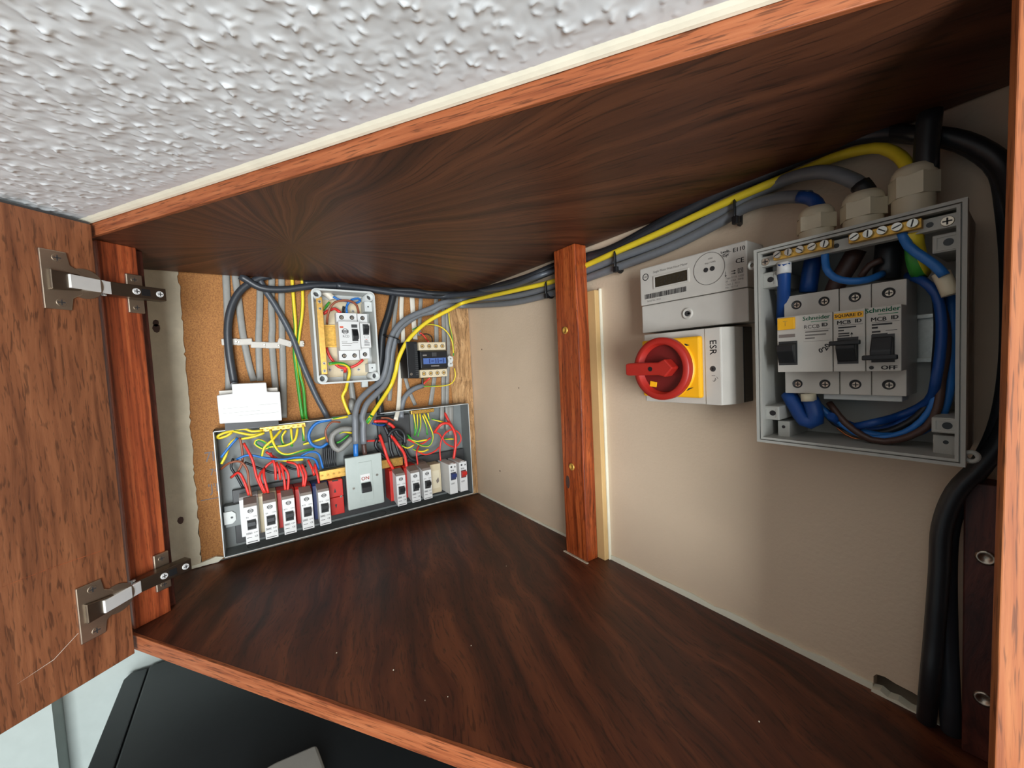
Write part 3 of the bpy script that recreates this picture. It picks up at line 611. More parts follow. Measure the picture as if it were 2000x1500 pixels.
lettering(TB, 'CE', .6268, .3982, f, .0066, 'ink', mt, bold=.0002)
g = G(TB).frame(.6248, .6296, .3862, .391, .0005, f, f + .0001); g.frame(.626, .6284, .3874, .3898, .0004, f, f + .0001); g.box(.6128, .6131, f, f + .0001, .3858, .3905); g.box(.6185, .6215, f, f + .0001, .3893, .3898); g.box(.6185, .6215, f, f + .0001, .3868, .3873); g.prism([(.621, .3887), (.6232, .3896), (.621, .3905)], f, f + .0001); g.prism([(.621, .3862), (.6232, .3871), (.621, .388)], f, f + .0001); g.prism([(.6118, .3866), (.6141, .3866), (.6129, .3852)], f, f + .0001)
part('symbols', g, 'ink', mt)
for i, s in enumerate(('Type E110  230V', '20 - 100A  50Hz', 'Class 2  2011', 'No. 10 / 13')): lettering(TB, s, .6125, .3834 - i * .0031, f, .0026, 'inkgrey', mt, align='LEFT')
kh = part('seal_screw', G(TB).lathe(.5708, .354, [(.0062, .0356), (.0062, .037), (.0045, .0374), (.0035, .0362), (.0001, .0362)], 22), 'offw', mt)
part('seal_hole', G(TB).cyl(.5705, .354, .003, .036, .0366, 16).box(.571, .5765, .036, .0366, .3532, .3548), 'dark', kh)

# ------------------------------------------------------------------ rotary isolator
iso = thing('isolator_switch', 'beige isolator box with red rotary knob on yellow plate', 'switch', TB(.567, 0, .2545))
part('base', G(TB).box(.5125, .6215, .0006, .02, .2555, .3345, bev=.001), 'black', iso)
part('cover', G(TB).prism([(.5125, .02), (.5125, .036), (.5235, .050), (.6138, .050), (.6205, .036), (.6212, .02)], .2553, .3345, 'ab', bev=.0008), 'offw', iso)
part('cover_ridge', G(TB).box(.5975, .6135, .0495, .0508, .2553, .3342, bev=.0005), 'offw', iso)
part('rating_tab', G(TB).box(.497, .5125, .0006, .012, .2535, .3325, bev=.0006), 'greybox2', iso)
yp = part('yellow_plate', G(TB).box(.5245, .5955, .0498, .0570, .2622, .3272, bev=.0022), 'yel', iso)
cxk, czk = .5572, .2943
part('yellow_collar', G(TB).lathe(cxk, czk, [(.0335, .0568), (.0325, .0595), (.0295, .0605), (.0001, .0605)], 40), 'yel', iso)
for a, c, r in ((.5805, .318, -.2), (.5835, .2705, .5)): part('index_mark', G(TB).prism([(a - .004, c - .0012), (a + .0045, c + .001 + r * .004), (a - .001, c + .0022)], .0571, .0574), 'ink', iso)
kn = part('knob', G(TB).lathe(cxk, czk, [(.0325, .0606), (.0345, .0635), (.0345, .0695), (.0335, .0712), (.0285, .0715), (.0272, .0708), (.0262, .063), (.0001, .063)], 48), 'red2', iso, 'red rotary knob')
part('knob_well', G(TB).cyl(cxk, czk, .0258, .0628, .0634, 36), 'redd', kn)
part('knob_window', G(TB).prism([(.5395, .2745), (.5475, .2735), (.5485, .279), (.5405, .2805)], .0632, .0645), 'yel', kn)
part('handle', G(TB).prism([(.5155, .2885), (.5155, .3005), (.519, .3018), (.5585, .3015), (.567, .305), (.5765, .2952), (.567, .2855), (.5585, .2878), (.519, .2872)], .063, .0765, bev=.0014), 'red2', kn)
part('lock_hole', G(TB).cyl(.5495, .2945, .0026, .0762, .0769, 16), 'black', kn)
lettering(TB, 'ESR', .6058, .3145, .05085, .0098, 'ink', iso, rot=-math.pi / 2, bold=.0001)
screw(TB, .6055, .2925, .0508, .0034, iso, 'dark', h=.0004)
g = G(TB).box(.604, .6076, .0508, .0509, .2852, .2857)
part('pen_mark', g, 'ink', iso); lettering(TB, '3', .6068, .2808, .05085, .0058, 'ink', iso, rot=-.7); lettering(TB, '~', .6098, .2835, .05085, .005, 'ink', iso, rot=-.9)
gl = part('side_gland', G(TB).lathe(-.02, .273, [(.006, .6212), (.011, .6216), (.0118, .6235), (.0118, .629), (.0095, .632), (.0095, .652)], 8, axis='a'), 'gland', iso, 'cream gland between isolator and grey box')

# ------------------------------------------------------------------ large grey enclosure
en = thing('switch_enclosure', 'large open grey plastic enclosure with three breakers on the right wall', 'enclosure', TB(.713, 0, .225))
E0, E1, F0, F1, ED = .6505, .7755, .2252, .3985, .062
part('casing', tray(TB, E0 + .001, E1 - .001, F0 + .001, F1 - .001, .004, .0032, .0006, ED - .003, .003, taper=.0015), 'greybox2', en)
g = G(TB).frame(E0, E1, F0, F1, .0022, ED - .006, ED); g.frame(E0 + .003, E1 - .003, F0 + .003, F1 - .003, .0018, ED - .006, ED - .0006)
part('casing_rim', g, 'greybox2', en)
for a, c, s in ((E0 - .003, .3865, -1), (E1 + .002, .232, 1)):
    part('cover_lug', G(TB).lathe(a, c, [(.0042, ED - .006), (.0042, ED - .003), (.0018, ED - .003), (.0018, ED - .006), (.0042, ED - .006)], 18), 'greybox2', en)
for a0, a1, c0, c1 in ((E0 + .0035, .6662, .3642, .3778), (.7592, E1 - .0035, .3678, .3798), (E0 + .0035, .6662, .2455, .2578), (.7592, E1 - .0035, .2456, .2562)):
    bo = part('corner_block', G(TB).box(a0, a1, .003, .055, c0, c1, bev=.0006), 'greybox2', en)
    part('block_face', G(TB).frame(a0 + .001, a1 - .001, c0 + .001, c1 - .001, .0012, .0548, .0556), 'greybox2', bo)
    hole(TB, (a0 + a1) / 2 + .001, (c0 + c1) / 2, .0552, .0024, bo)
for a0, a1, c0, c1 in ((.661, .6705, .229, .2435), (.7585, .771, .229, .2425)):
    bo = part('screw_pillar', G(TB).box(a0, a1, .003, .045, c0, c1, bev=.0006), 'greybox2', en); hole(TB, (a0 + a1) / 2, (c0 + c1) / 2 + .002, .045, .0014, bo)
cr = part('terminal_carrier', G(TB).box(.6548, .771, .05, .058, .3828, .3915, bev=.0005), 'greybox2', en)
for a in (.6585, .7665): screw(TB, a, .3868, .058, .0036, cr, 'steel', h=.001)
for a in (.7085, .7585): part('slot', G(TB).cyl(a, .387, .0018, .0578, .0583, 12), 'black', cr)
for a0, a1, lab in ((.6665, .707, 'left brass terminal bar'), (.717, .7555, 'right brass terminal bar')):
    tb = part('terminal_bar', G(TB).box(a0, a1, .056, .0632, .3855, .392, bev=.0005), 'brassp', en, lab)
    for i in range(5):
        a = a0 + .004 + i * (a1 - a0 - .008) / 4; g = G(TB); g.cyl(a, .3892, .0031, .0632, .0662, 16, r2=.0028); k = .5 + i
        g.prism([(a + .0024 * math.cos(k) + .0004 * math.sin(k), .3892 + .0024 * math.sin(k) - .0004 * math.cos(k)), (a + .0024 * math.cos(k) - .0004 * math.sin(k), .3892 + .0024 * math.sin(k) + .0004 * math.cos(k)), (a - .0024 * math.cos(k) - .0004 * math.sin(k), .3892 - .0024 * math.sin(k) + .0004 * math.cos(k)), (a - .0024 * math.cos(k) + .0004 * math.sin(k), .3892 - .0024 * math.sin(k) - .0004 * math.cos(k))], .0661, .0664, mi=1)
        part('screw', g, ['screw', 'ink'], tb)
g = G(TB).box(.66, .7535, .0036, .005, .294, .329); g.box(.66, .7535, .0036, .0115, .327, .3298); g.box(.66, .7535, .0036, .0115, .2932, .296)
part('din_rail', g, 'screw', en)
part('bus_cover', G(TB).box(.694, .742, .02, .040, .2645, .2695, bev=.0005), 'greybox', en)
# cable glands on the top of the enclosure
for a, c, r, h0, h1, lab in ((.6875, -.032, .0142, .4085, .4205, 'small cream cable gland'), (.7182, -.032, .0145, .4085, .4212, 'middle cream cable gland'), (.7462, -.031, .0138, .4145, .4295, 'tall cream cable gland')):
    gd = part('cable_gland', G().cyl(a, c, r * .86, .398, h0 + .002, 24, axis='c'), 'gland', en, lab)
    part('lock_nut', G().cyl(a, c, r, h0, h1, 6, axis='c', smooth=False), 'gland', gd)
    part('dome', G().lathe(a, c, [(r * .92, h1 - .0005), (r * .86, h1 + .004), (r * .7, h1 + .0075), (r * .5, h1 + .008), (.0003, h1 + .008)], 28, axis='c'), 'gland', gd)
# breakers inside
EG = dict(d0=.0118, dt=.045, df=.060, mw=.0195, m='offw', fc=(.0165, .0165), scr=.0038)
r1 = modular(TB, .6672, 2, .2692, .3552, 'off-white two-pole breaker with yellow test button in the enclosure', None, [(.6755, .0125, .305, .0165, True)], **EG)
part('test_button', G(TB).box(.6684, .6812, .0598, .0622, .3252, .3352, bev=.0005), 'yel', r1); lettering(TB, 'T', .6745, .3302, .0623, .006, 'brassp', r1)
part('window', G(TB).box(.669, .6808, .0598, .0604, .3185, .3212), 'cap', r1)
lettering(TB, 'Schneider', .6955, .3328, .0602, .0046, 'inkg', r1, bold=.0001); part('green_line', G(TB).box(.692, .703, .06, .0602, .3296, .33), 'inkg', r1)
lettering(TB, 'RCCB', .6925, .3258, .0602, .0042, 'ink', r1); lettering(TB, 'ID', .7012, .3265, .0602, .004, 'ink', r1, bold=.0002)
g = G(TB).box(.6875, .7045, .06, .0602, .3232, .3234)
for a, c in ((.7035, .3212), (.702, .3185), (.6945, .316)): g.box(.688, a, .06, .0602, c, c + .0011)
part('printed_marks', g, 'inkgrey', r1); lettering(TB, '0', .6985, .3058, .0602, .0052, 'ink', r1, rot=.3, bold=.0002); lettering(TB, '20', .7022, .3085, .0602, .0052, 'ink', r1, rot=1.0, bold=.0002)
part('face_line', G(TB).box(.6868, .7055, .06, .0601, .3138, .314), 'inkgrey', r1)
r2 = modular(TB, .7064, 1, .2692, .3552, 'off-white breaker with an orange name strip, toggle up, in the enclosure', None, [(.7155, .0115, .305, .0165, True)], **EG)
part('name_strip', G(TB).box(.7072, .7248, .0599, .0603, .3298, .3342), 'yel', r2); lettering(TB, 'SQUARE D', .7158, .332, .0604, .0034, 'ink', r2, bold=.0001)
lettering(TB, 'MCB', .7132, .3268, .0602, .0042, 'ink', r2, bold=.0001); lettering(TB, 'ID', .7218, .3272, .0602, .004, 'ink', r2, bold=.0002)
g = G(TB).box(.7098, .7245, .06, .0602, .3246, .3248)
for a, c in ((.7205, .3225), (.7132, .3202), (.7165, .3178), (.7165, .316)): g.box(.7098, a, .06, .0602, c, c + .001)
g.box(.7178, .718, .06, .0602, .314, .318); g.prism([(.717, .3172), (.7188, .3172), (.7179, .319)], .06, .0602); part('printed_marks', g, 'ink', r2)
part('toggle_bar', G(TB).box(.7062, .7248, .066, .0695, .3092, .3128, bev=.0008), 'black', r2)
r3 = modular(TB, .7259, 1, .2692, .3552, 'off-white breaker with toggle down and pen marks in the enclosure', None, [(.7355, .0115, .3055, .0165, False)], **EG)
lettering(TB, 'Schneider', .7352, .3335, .0602, .0048, 'inkg', r3, bold=.00012); part('green_line', G(TB).box(.733, .7435, .06, .0602, .3302, .3306), 'inkg', r3)
lettering(TB, 'MCB', .7332, .3268, .0602, .0042, 'ink', r3, bold=.0001); lettering(TB, 'ID', .7418, .3272, .0602, .004, 'ink', r3, bold=.0002)
g = G(TB).box(.7295, .7442, .06, .0602, .3246, .3248)
for a, c in ((.7405, .3225), (.7328, .3202), (.7342, .3172), (.738, .3152)): g.box(.7295, a, .06, .0602, c, c + .0012)
g.box(.737, .743, .06, .0602, .3182, .3185); part('printed_marks', g, 'ink', r3)
part('toggle_bar', G(TB).box(.7257, .7448, .066, .0695, .2972, .3008, bev=.0008), 'black', r3)
lettering(TB, 'OFF', .7388, .2912, .0602, .0042, 'ink', r3, sx=1.2, bold=.0002); part('pen_dot', G(TB).cyl(.7292, .2914, .0014, .06, .0602, 12), 'ink', r3)
# ------------------------------------------------------------------ cables and wires
def cable(pts, r, m, label, name='cable', cat='cable', group=None, flat=None, up=(1, 0, 0), stripe=False, tips=None, n=8, step=.006):
    """one sheathed cable or wire; tips: bare cores carried on from its end"""
    m_ = ['wy', 'wg'] if m == 'yg' else m
    g = G().tube(pts, r, n=8 if m == 'yg' else n, flat=flat, up=up, stripe=(m == 'yg'), step=step, twist=(3.0 if r < .004 else 1.9) if m == 'yg' else 0)
    o = solo(name, g, m_, label, cat, group)
    for k in tips or []:
        part(k[0], G().tube(k[1], k[2], n=8), k[3], o, k[4] if len(k) > 4 else None)
    return o
FL = (.0052, .0024); GF = 'flat grey cables clipped to the chipboard'
def flatc(pts, label, m='wflat', fl=FL, group=GF): return cable(pts, 0, m, label, 'flat_cable', 'cable', group, flat=fl, up=(1, 0, 0), n=10)
TOP = 'flat grey cable running down the chipboard, '
flatc([(.0028,-.4605,.4862),(.0028,-.4614,.4724),(.0028,-.4629,.4278),(.0028,-.4670,.3588),(.0028,-.4684,.3241),(.0028,-.4705,.2868)], TOP + 'leftmost, partly behind the black cable')
flatc([(.0028,-.4473,.4891),(.0028,-.4482,.4770),(.0028,-.4464,.4407),(.0028,-.4445,.3848),(.0028,-.4394,.3317),(.0028,-.4344,.3010)], TOP + 'second, bending right to the white module')
flatc([(.0028,-.4123,.4871),(.0028,-.4144,.4567),(.0028,-.4180,.4154),(.0028,-.4227,.3688),(.0028,-.4252,.3004)], TOP + 'third, ending at the white module')
flatc([(.0028,-.3946,.4869),(.0028,-.3971,.4578),(.0028,-.3993,.4305),(.0028,-.4003,.3942),(.0028,-.4029,.3668),(.0060,-.4031,.2862),(.0080,-.4022,.2678)], TOP + 'fourth, behind the module corner')
flatc([(.0028,-.3796,.4882),(.0028,-.3816,.4588),(.0028,-.3835,.4312),(.0028,-.3865,.3759),(.0028,-.3887,.3204),(.0100,-.3941,.2319)], TOP + 'fifth, just right of the white module')
flatc([(.0028,-.0819,.4667),(.0028,-.0853,.4315),(.0028,-.0870,.3802),(.0028,-.0924,.3203),(.0028,-.0980,.2862),(.0028,-.1045,.2566),(.0028,-.1114,.2261)], TOP + 'behind the contactor, left one')
flatc([(.0028,-.0656,.4677),(.0028,-.0670,.4278),(.0028,-.0692,.3737),(.0028,-.0727,.3195),(.0028,-.0760,.2849),(.0028,-.0800,.2230)], TOP + 'behind the contactor, right one')
flatc([(.0060,-.0535,.4581),(.0060,-.0600,.4233),(.0060,-.0601,.3734),(.0060,-.0628,.3191),(.0060,-.0674,.2844),(.0060,-.0727,.2224)], TOP + 'along the rough timber strip', fl=(.0042, .0022))
flatc([(.0028,-.1178,.4678),(.0028,-.1226,.4260),(.0028,-.1282,.3802)], 'short flat grey cable dropping into the contactor', fl=(.0044, .0022))
flatc([(.0028,-.1705,.4686),(.0028,-.1754,.4404),(.0028,-.1821,.4001),(.0028,-.1868,.3440),(.0028,-.1945,.2880),(.0028,-.2014,.2443)], 'flat grey cable between black cable and white cable', fl=(.0042, .0022))
flatc([(.0030,-.1670,.3027),(.0030,-.1589,.2651),(.0030,-.1462,.2296)], 'short flat grey cable slanting right below the contactor', fl=(.004, .0022))
flatc([(.0090,-.1625,.4660),(.0090,-.1663,.4238),(.0090,-.1653,.3916),(.0090,-.1678,.3533),(.0090,-.1756,.3131),(.0090,-.1809,.2629),(.0200,-.1899,.2260),(.0300,-.1994,.2061)], 'long flat white cable down the middle of the chipboard', 'wwhite', (.0046, .0024), 'white flat cables')
flatc([(.0060,-.1394,.4690),(.0060,-.1394,.4251),(.0060,-.1386,.3922),(.0120,-.1405,.3711)], 'short flat white cable dropping to the contactor', 'wwhite', (.0055, .0024), 'white flat cables')
cable([(.0060,-.3637,.4889),(.0060,-.3640,.4408),(.0060,-.3644,.3943),(.0060,-.3684,.3569),(.0060,-.3689,.3288),(.0120,-.3651,.2343),(.0160,-.3637,.2250)], .003, 'yg', 'green and yellow earth wire beside the fifth flat cable', 'earth_wire', 'wire')
cable([(.0060,-.3472,.4885),(.0060,-.3502,.4321),(.0060,-.3596,.3793),(.0060,-.3642,.3493),(.0060,-.3627,.3097),(.0060,-.3588,.2809),(.0120,-.3593,.2337),(.0160,-.3579,.2243)], .0028, 'yg', 'green and yellow earth wire crossing behind the dark slanting cable', 'earth_wire', 'wire')
cable([(.0110,-.4146,.4781),(.0110,-.4056,.4558),(.0110,-.3920,.4296),(.0110,-.3716,.3789),(.0110,-.3586,.3282),(.0110,-.3405,.2700),(.0110,-.3256,.2317),(.0200,-.3233,.2204)], .0052, 'wgreyd', 'dark grey round cable slanting down to the consumer unit')
cable([(.0120,-.3976,.4838),(.0120,-.4100,.4800),(.0120,-.4270,.4699),(.0120,-.4440,.4531),(.0120,-.4571,.4267),(.0120,-.4644,.3923),(.0120,-.4653,.3496),(.0120,-.4623,.3012),(.0200,-.4619,.2952)], .006, 'wgreyd2', 'black cable bowing left into the white module', n=10)
# clips
for i, (a, c, rot) in enumerate([(.0060,-.4634,.3692),(.0060,-.4430,.3691),(.0060,-.4231,.3636),(.0060,-.4018,.3626),(.0060,-.3825,.3673),(.0060,-.3573,.3650)] and [(q[1], q[2], r) for q, r in zip([(.0060,-.4634,.3692),(.0060,-.4430,.3691),(.0060,-.4231,.3636),(.0060,-.4018,.3626),(.0060,-.3825,.3673),(.0060,-.3573,.3650)], (.02, .05, -.04, -.02, -.35, 0))]):
    lab = ('behind the black cable', 'on the second flat cable', 'on the third flat cable', 'on the fourth flat cable', 'tilted, on the fifth flat cable', 'half hidden by the slanting cable')[i]
    w_ = .0115 if i < 5 else .005
    cr_, sr_ = math.cos(rot), math.sin(rot)
    def TC(u, d, v, a=a, c=c, cr_=cr_, sr_=sr_): return (d, a + u * cr_ - v * sr_, c + u * sr_ + v * cr_)
    k = thing('cable_clip', 'grey plastic cable clip ' + lab, 'clip', TC(0, .003, -.006), 'grey clips in a row on the chipboard')
    part('saddle', G(TC).box(-w_, w_, .0015, .0068, -.0056, .0056, bev=.0016), 'offw', k)
    g = G(TC).cyl(w_ * .72 * (1 if i != 1 else -1), 0, .0022, .0066, .0078, 12, r2=.0015); part('nail_head', g, 'screw', k)
# round cables on the left wall
cable([(.0200,-.1832,.4667),(.0200,-.1858,.4568),(.0200,-.1970,.4213),(.0200,-.2111,.3824),(.0200,-.2181,.3342),(.0200,-.2259,.2881),(.0160,-.2256,.2472),(.0200,-.2257,.2182)], .0072, 'wblack', 'thick black cable behind the grey pair on the chipboard', n=12)
cable([(.0160,-.1301,.2715),(.0160,-.1465,.2676),(.0160,-.1596,.2614),(.0160,-.1728,.2493),(.0160,-.1803,.2288),(.0220,-.1847,.2076)], .0055, 'wgrey', 'short grey cable curving from contactor to consumer unit', tips=[('core', [(.0180,-.1343,.2698),(.0180,-.1272,.2776),(.0300,-.1195,.2875)], .0018, 'wr', 'red core'), ('core', [(.0180,-.1343,.2698),(.0180,-.1325,.2800),(.0180,-.1314,.2913)], .002, 'wblack', 'black core')])
cable([(.0200,-.1318,.2696),(.0200,-.1065,.2682),(.0200,-.0792,.2679),(.0200,-.0624,.2732),(.0200,-.0543,.2879),(.0200,-.0556,.3053)], .0013, 'yg', 'thin green earth wire from grey cable to the white terminal block', 'earth_wire', 'wire')
cable([(.0220,-.0627,.4317),(.0220,-.0621,.4041),(.0220,-.0579,.3785),(.0220,-.0562,.3485),(.0220,-.0576,.3334)], .0014, 'yg', 'thin earth wire dropping straight to the white terminal block', 'earth_wire', 'wire')
cable([(.0300,-.1522,.3896),(.0250,-.1330,.3984),(.0250,-.1068,.4026),(.0250,-.0847,.3971),(.0250,-.0695,.3846),(.0250,-.0601,.3655),(.0250,-.0582,.3397)], .0014, 'yg', 'thin earth wire arching over the contactor', 'earth_wire', 'wire')
cable([(.0300,-.1369,.3837),(.0300,-.1298,.3797),(.0300,-.1218,.3696),(.0500,-.1262,.3630)], .0016, 'wr', 'short red wire entering the contactor top', 'red_wire', 'wire')
cable([(.0300,-.1340,.3797),(.0300,-.1210,.3818),(.0300,-.1106,.3757),(.0500,-.1176,.3629)], .0013, 'wblack', 'short black wire looping into the contactor top', 'black_wire', 'wire')
# cables across the top, past the corner and along the back wall
A1 = [(.0160,-.4414,.4790),(.0160,-.4312,.4722),(.0160,-.4201,.4644),(.0160,-.4055,.4598),(.0160,-.3744,.4612),(.0160,-.3328,.4699),(.0160,-.2701,.4754)] + [(.0200,-.2930,.4732),(.0200,-.2407,.4709),(.0260,-.1862,.4651),(.0340,-.1282,.4621),(.0380,-.0751,.4632)] + [(.1136,-.0300,.4589)] + [(.1939,-.0220,.4568),(.2627,-.0220,.4543)] + [(.3157,-.0062,.4622),(.3908,-.0062,.4609),(.4555,-.0062,.4604)] + [(.5912,-.0075,.4809),(.6369,-.0075,.4822),(.6752,-.0075,.4852),(.7025,-.0075,.4853),(.7266,-.0075,.4774)]
cable(A1 + [(.7455,-.0120,.4651),(.7565,-.0120,.4583),(.7677,-.0120,.4491),(.7782,-.0120,.4357),(.7850,-.0120,.4214)] + [(.7881,-.0140,.3980),(.7906,-.0140,.3565),(.7908,-.0140,.2943),(.7872,-.0140,.2518),(.7800,-.0140,.2235),(.7706,-.0140,.2008),(.7634,-.0140,.1736),(.7615,-.0140,.1390),(.7623,-.0140,.0786),(.7641,-.0140,.0221)] + [(.762, .012, -.03)], .0062, 'wgreyd2', 'dark cable along the top, looping down the right side into the hole', n=10)
cable([(.0120,-.3466,.4755),(.0120,-.3080,.4778),(.0120,-.2566,.4756),(.0200,-.2033,.4712),(.0300,-.1469,.4712),(.0360,-.1072,.4671)] + [(.0540,-.0340,.4680)] + [(.1535,-.0280,.4629),(.2711,-.0280,.4583)] + [(.3154,-.0055,.4687),(.3904,-.0055,.4657),(.4552,-.0055,.4652)] + [(.5906,-.0062,.4850),(.6365,-.0062,.4864),(.6748,-.0062,.4885),(.7022,-.0062,.4880),(.7264,-.0062,.4791)] + [(.7468,-.0200,.4632),(.7576,-.0200,.4567),(.7686,-.0200,.4480),(.7796,-.0200,.4350),(.7868,-.0200,.4207)]+ [(.7935,-.0280,.3869),(.7964,-.0280,.3407),(.7957,-.0280,.2879),(.7903,-.0280,.2486),(.7800,-.0280,.2224),(.7679,-.0280,.1996),(.7611,-.0280,.1709),(.7597,-.0280,.1352),(.7572,-.0280,.0821),(.7550,-.0280,.0439)] + [(.747, .008, -.03)], .0058, 'wblack', 'black cable hugging the top board, looping down beside the enclosure', n=10)
cable([(-.0687,-.0400,.4910),(.0537,-.0340,.4661)] + [(.1141,-.0300,.4630),(.1563,-.0300,.4583),(.2259,-.0300,.4517),(.2951,-.0300,.4530)] + [(.3211,-.0110,.4592),(.3952,-.0110,.4551)], .0042, 'wgreyd', 'dark grey cable passing behind the post just under the top board', n=10)
# two heavy grey tails
T1 = [(.7211,-.0310,.4230),(.7202,-.0310,.4275)] + [(.7158,-.0260,.4369),(.7071,-.0260,.4465),(.6918,-.0260,.4580),(.6659,-.0160,.4670)] + [(.6367,-.0075,.4680),(.5907,-.0075,.4597)] + [(.5281,-.0075,.4503),(.4470,-.0075,.4474)] + [(.3904,-.0068,.4440),(.3545,-.0068,.4411),(.3147,-.0068,.4362),(.1912,-.0068,.4399)] + [(.0264,-.0200,.4599)] + [(.0360,-.0783,.4499)] + [(.0360,-.1092,.4362),(.0340,-.1475,.4210),(.0360,-.1735,.4063),(.0360,-.1947,.3829),(.0360,-.2063,.3523),(.0360,-.2110,.3237),(.0360,-.2236,.2900),(.0400,-.2518,.2695),(.0440,-.2716,.2511),(.0480,-.2810,.2268)] + [(.0500,-.2817,.2182),(.0500,-.2833,.1898),(.0500,-.2835,.1729)]
cable(T1, .0056, 'wgrey', 'upper heavy grey cable running from enclosure to main switch', n=12,
      tips=[('core', [(.0500,-.2834,.1746),(.0500,-.2844,.1629),(.0500,-.2847,.1494)], .0046, 'wb', 'blue core'), ('taped_end', [(.7158,-.0300,.4372),(.7195,-.0300,.4297),(.7222,-.0300,.4204)], .0066, 'wblack', 'black taped end')])
T2 = [(.6801,-.0240,.4420),(.6726,-.0220,.4453),(.6533,-.0160,.4526)] + [(.6226,-.0085,.4571),(.5910,-.0085,.4498)] + [(.5284,-.0085,.4396),(.4473,-.0085,.4347)] + [(.3902,-.0072,.4324),(.3542,-.0072,.4285),(.3143,-.0072,.4244),(.1907,-.0072,.4275)] + [(.0210,-.0180,.4469)] + [(.0340,-.0779,.4423)] + [(.0300,-.1072,.4286),(.0300,-.1334,.4220),(.0300,-.1614,.4058),(.0300,-.1828,.3854),(.0300,-.1974,.3428),(.0300,-.2031,.3139),(.0360,-.2166,.2819),(.0420,-.2382,.2628),(.0460,-.2585,.2444),(.0480,-.2685,.2199)] + [(.0500,-.2669,.2113),(.0500,-.2684,.2012),(.0500,-.2696,.1707)]
cable(T2, .0056, 'wgrey', 'lower heavy grey cable running from enclosure to main switch', n=12,
      tips=[('core', [(.0500,-.2695,.1724),(.0500,-.2692,.1604),(.0500,-.2685,.1500)], .0044, 'wbrd', 'brown core'), ('core', [(.6728,-.0260,.4444),(.6807,-.0260,.4403),(.6863,-.0260,.4337),(.6909,-.0310,.4227)], .0052, 'wbd', 'blue core')])
cable([(.7446,-.0300,.4300),(.7424,-.0300,.4398),(.7380,-.0260,.4496),(.7286,-.0220,.4610),(.7145,-.0160,.4684),(.6932,-.0120,.4722),(.6735,-.0100,.4717)] + [(.6394,-.0140,.4693),(.5942,-.0140,.4663)] + [(.5170,-.0135,.4594),(.4525,-.0135,.4546)] + [(.3954,-.0115,.4505),(.3599,-.0115,.4473),(.3206,-.0115,.4423)] + [(.2109,-.0200,.4456)] + [(.0400,-.0276,.4525)] + [(.0500,-.0713,.4332),(.0500,-.1278,.4037),(.0500,-.1689,.3681),(.0500,-.1909,.3320),(.0460,-.1982,.3038),(.0300,-.2035,.2790),(.0340,-.2216,.2554),(.0450,-.2409,.2351),(.0500,-.2560,.2167)] + [(.0500,-.2505,.2230),(.0500,-.2613,.2092)], .0042, 'yg', 'long green and yellow earth cable from enclosure to consumer unit', 'earth_wire', 'cable', n=12)
cable([(.7526,-.0310,.4308),(.7526,-.0310,.4437),(.7533,-.0310,.4563),(.7544,-.0310,.4716)] , .0068, 'wblack', 'short black cable rising from the tall gland through the top board', n=12)
# ties round the bundle
def tie(T, pts, head, label, up):
    g = G(); t = thing('cable_tie', label, 'cable tie', pts[0], 'black cable ties')
    part('strap', g.tube(pts + [pts[0]], 0, n=8, flat=(.0024, .0009), up=up, step=.003, cap=False), 'black', t)
    part('head', G().box(head[0] - .003, head[0] + .003, head[1] - .003, head[1] + .003, head[2] - .004, head[2] + .004, bev=.001), 'black', t)
def loopB(x, zb, zt, d):       # strap round cables lying on the back wall
    return [(x, -.0008, (zb + zt) / 2), (x, -.0022, zt - .002), (x + .0004, -d * .55, zt), (x + .0008, -d, zt - .004), (x + .001, -d - .0005, (zb + zt) / 2), (x + .0008, -d, zb + .004), (x + .0004, -d * .55, zb), (x, -.0022, zb + .002)]
for (qa, qb), lab in zip(([(.6132,-.0170,.4675),(.6135,-.0170,.4424)], [(.4555,-.0165,.4570),(.4561,-.0165,.4283)], [(.3075,-.0165,.4451),(.3068,-.0165,.4182)]), ('black cable tie left of the glands', 'black cable tie right of the post', 'black cable tie left of the post')):
    tie(TB, loopB((qa[0] + qb[0]) / 2, qb[2], qa[2], .0172), (qb[0] + .002, -.0185, qb[2] + .0015), lab, (1, 0, 0))
qc = [(.0360,-.1992,.3733),(.0360,-.2054,.3809),(.0360,-.1901,.3636)]
c = Vector(qc[0]); tie(TL, [tuple(c + Vector((.011 * math.cos(a), .0145 * math.sin(a), -.005 * math.sin(a)))) for a in [i * .785 for i in range(8)]], (.046, qc[2][1] + .002, qc[2][2] + .001), 'black cable tie round the heavy grey cables beside the small box', (0, .3, 1))

# ------------------------------------------------------------------ wires inside the small grey box
cable([(.0200,-.3131,.4010),(.0340,-.3140,.4104),(.0400,-.3101,.4262),(.0420,-.3007,.4379),(.0430,-.2864,.4419),(.0420,-.2718,.4408),(.0400,-.2623,.4338),(.0320,-.2579,.4208)], .0022, 'wbr', 'brown wire arching over the RCD', 'brown_wire', 'wire')
cable([(.0220,-.2996,.4517),(.0220,-.2901,.4466),(.0260,-.2750,.4436),(.0220,-.2592,.4417),(.0220,-.2511,.4465),(.0300,-.2563,.4493),(.0300,-.2675,.4465),(.0300,-.2754,.4390),(.0220,-.2769,.4330),(.0280,-.2785,.4214)], .0022, 'wb', 'blue wire looping into the RCD top', 'blue_wire', 'wire')
cable([(.0160,-.3167,.4615),(.0160,-.3092,.4578),(.0160,-.3019,.4512),(.0160,-.3002,.4471)], .0065, 'wwhite', 'grey sheath end entering the small box at top left', n=10)
cable([(.0160,-.3176,.4196),(.0160,-.3075,.4263),(.0160,-.2967,.4302),(.0260,-.2899,.4213)], .0028, 'wr', 'short red wire behind the brown arch', 'red_wire', 'wire')
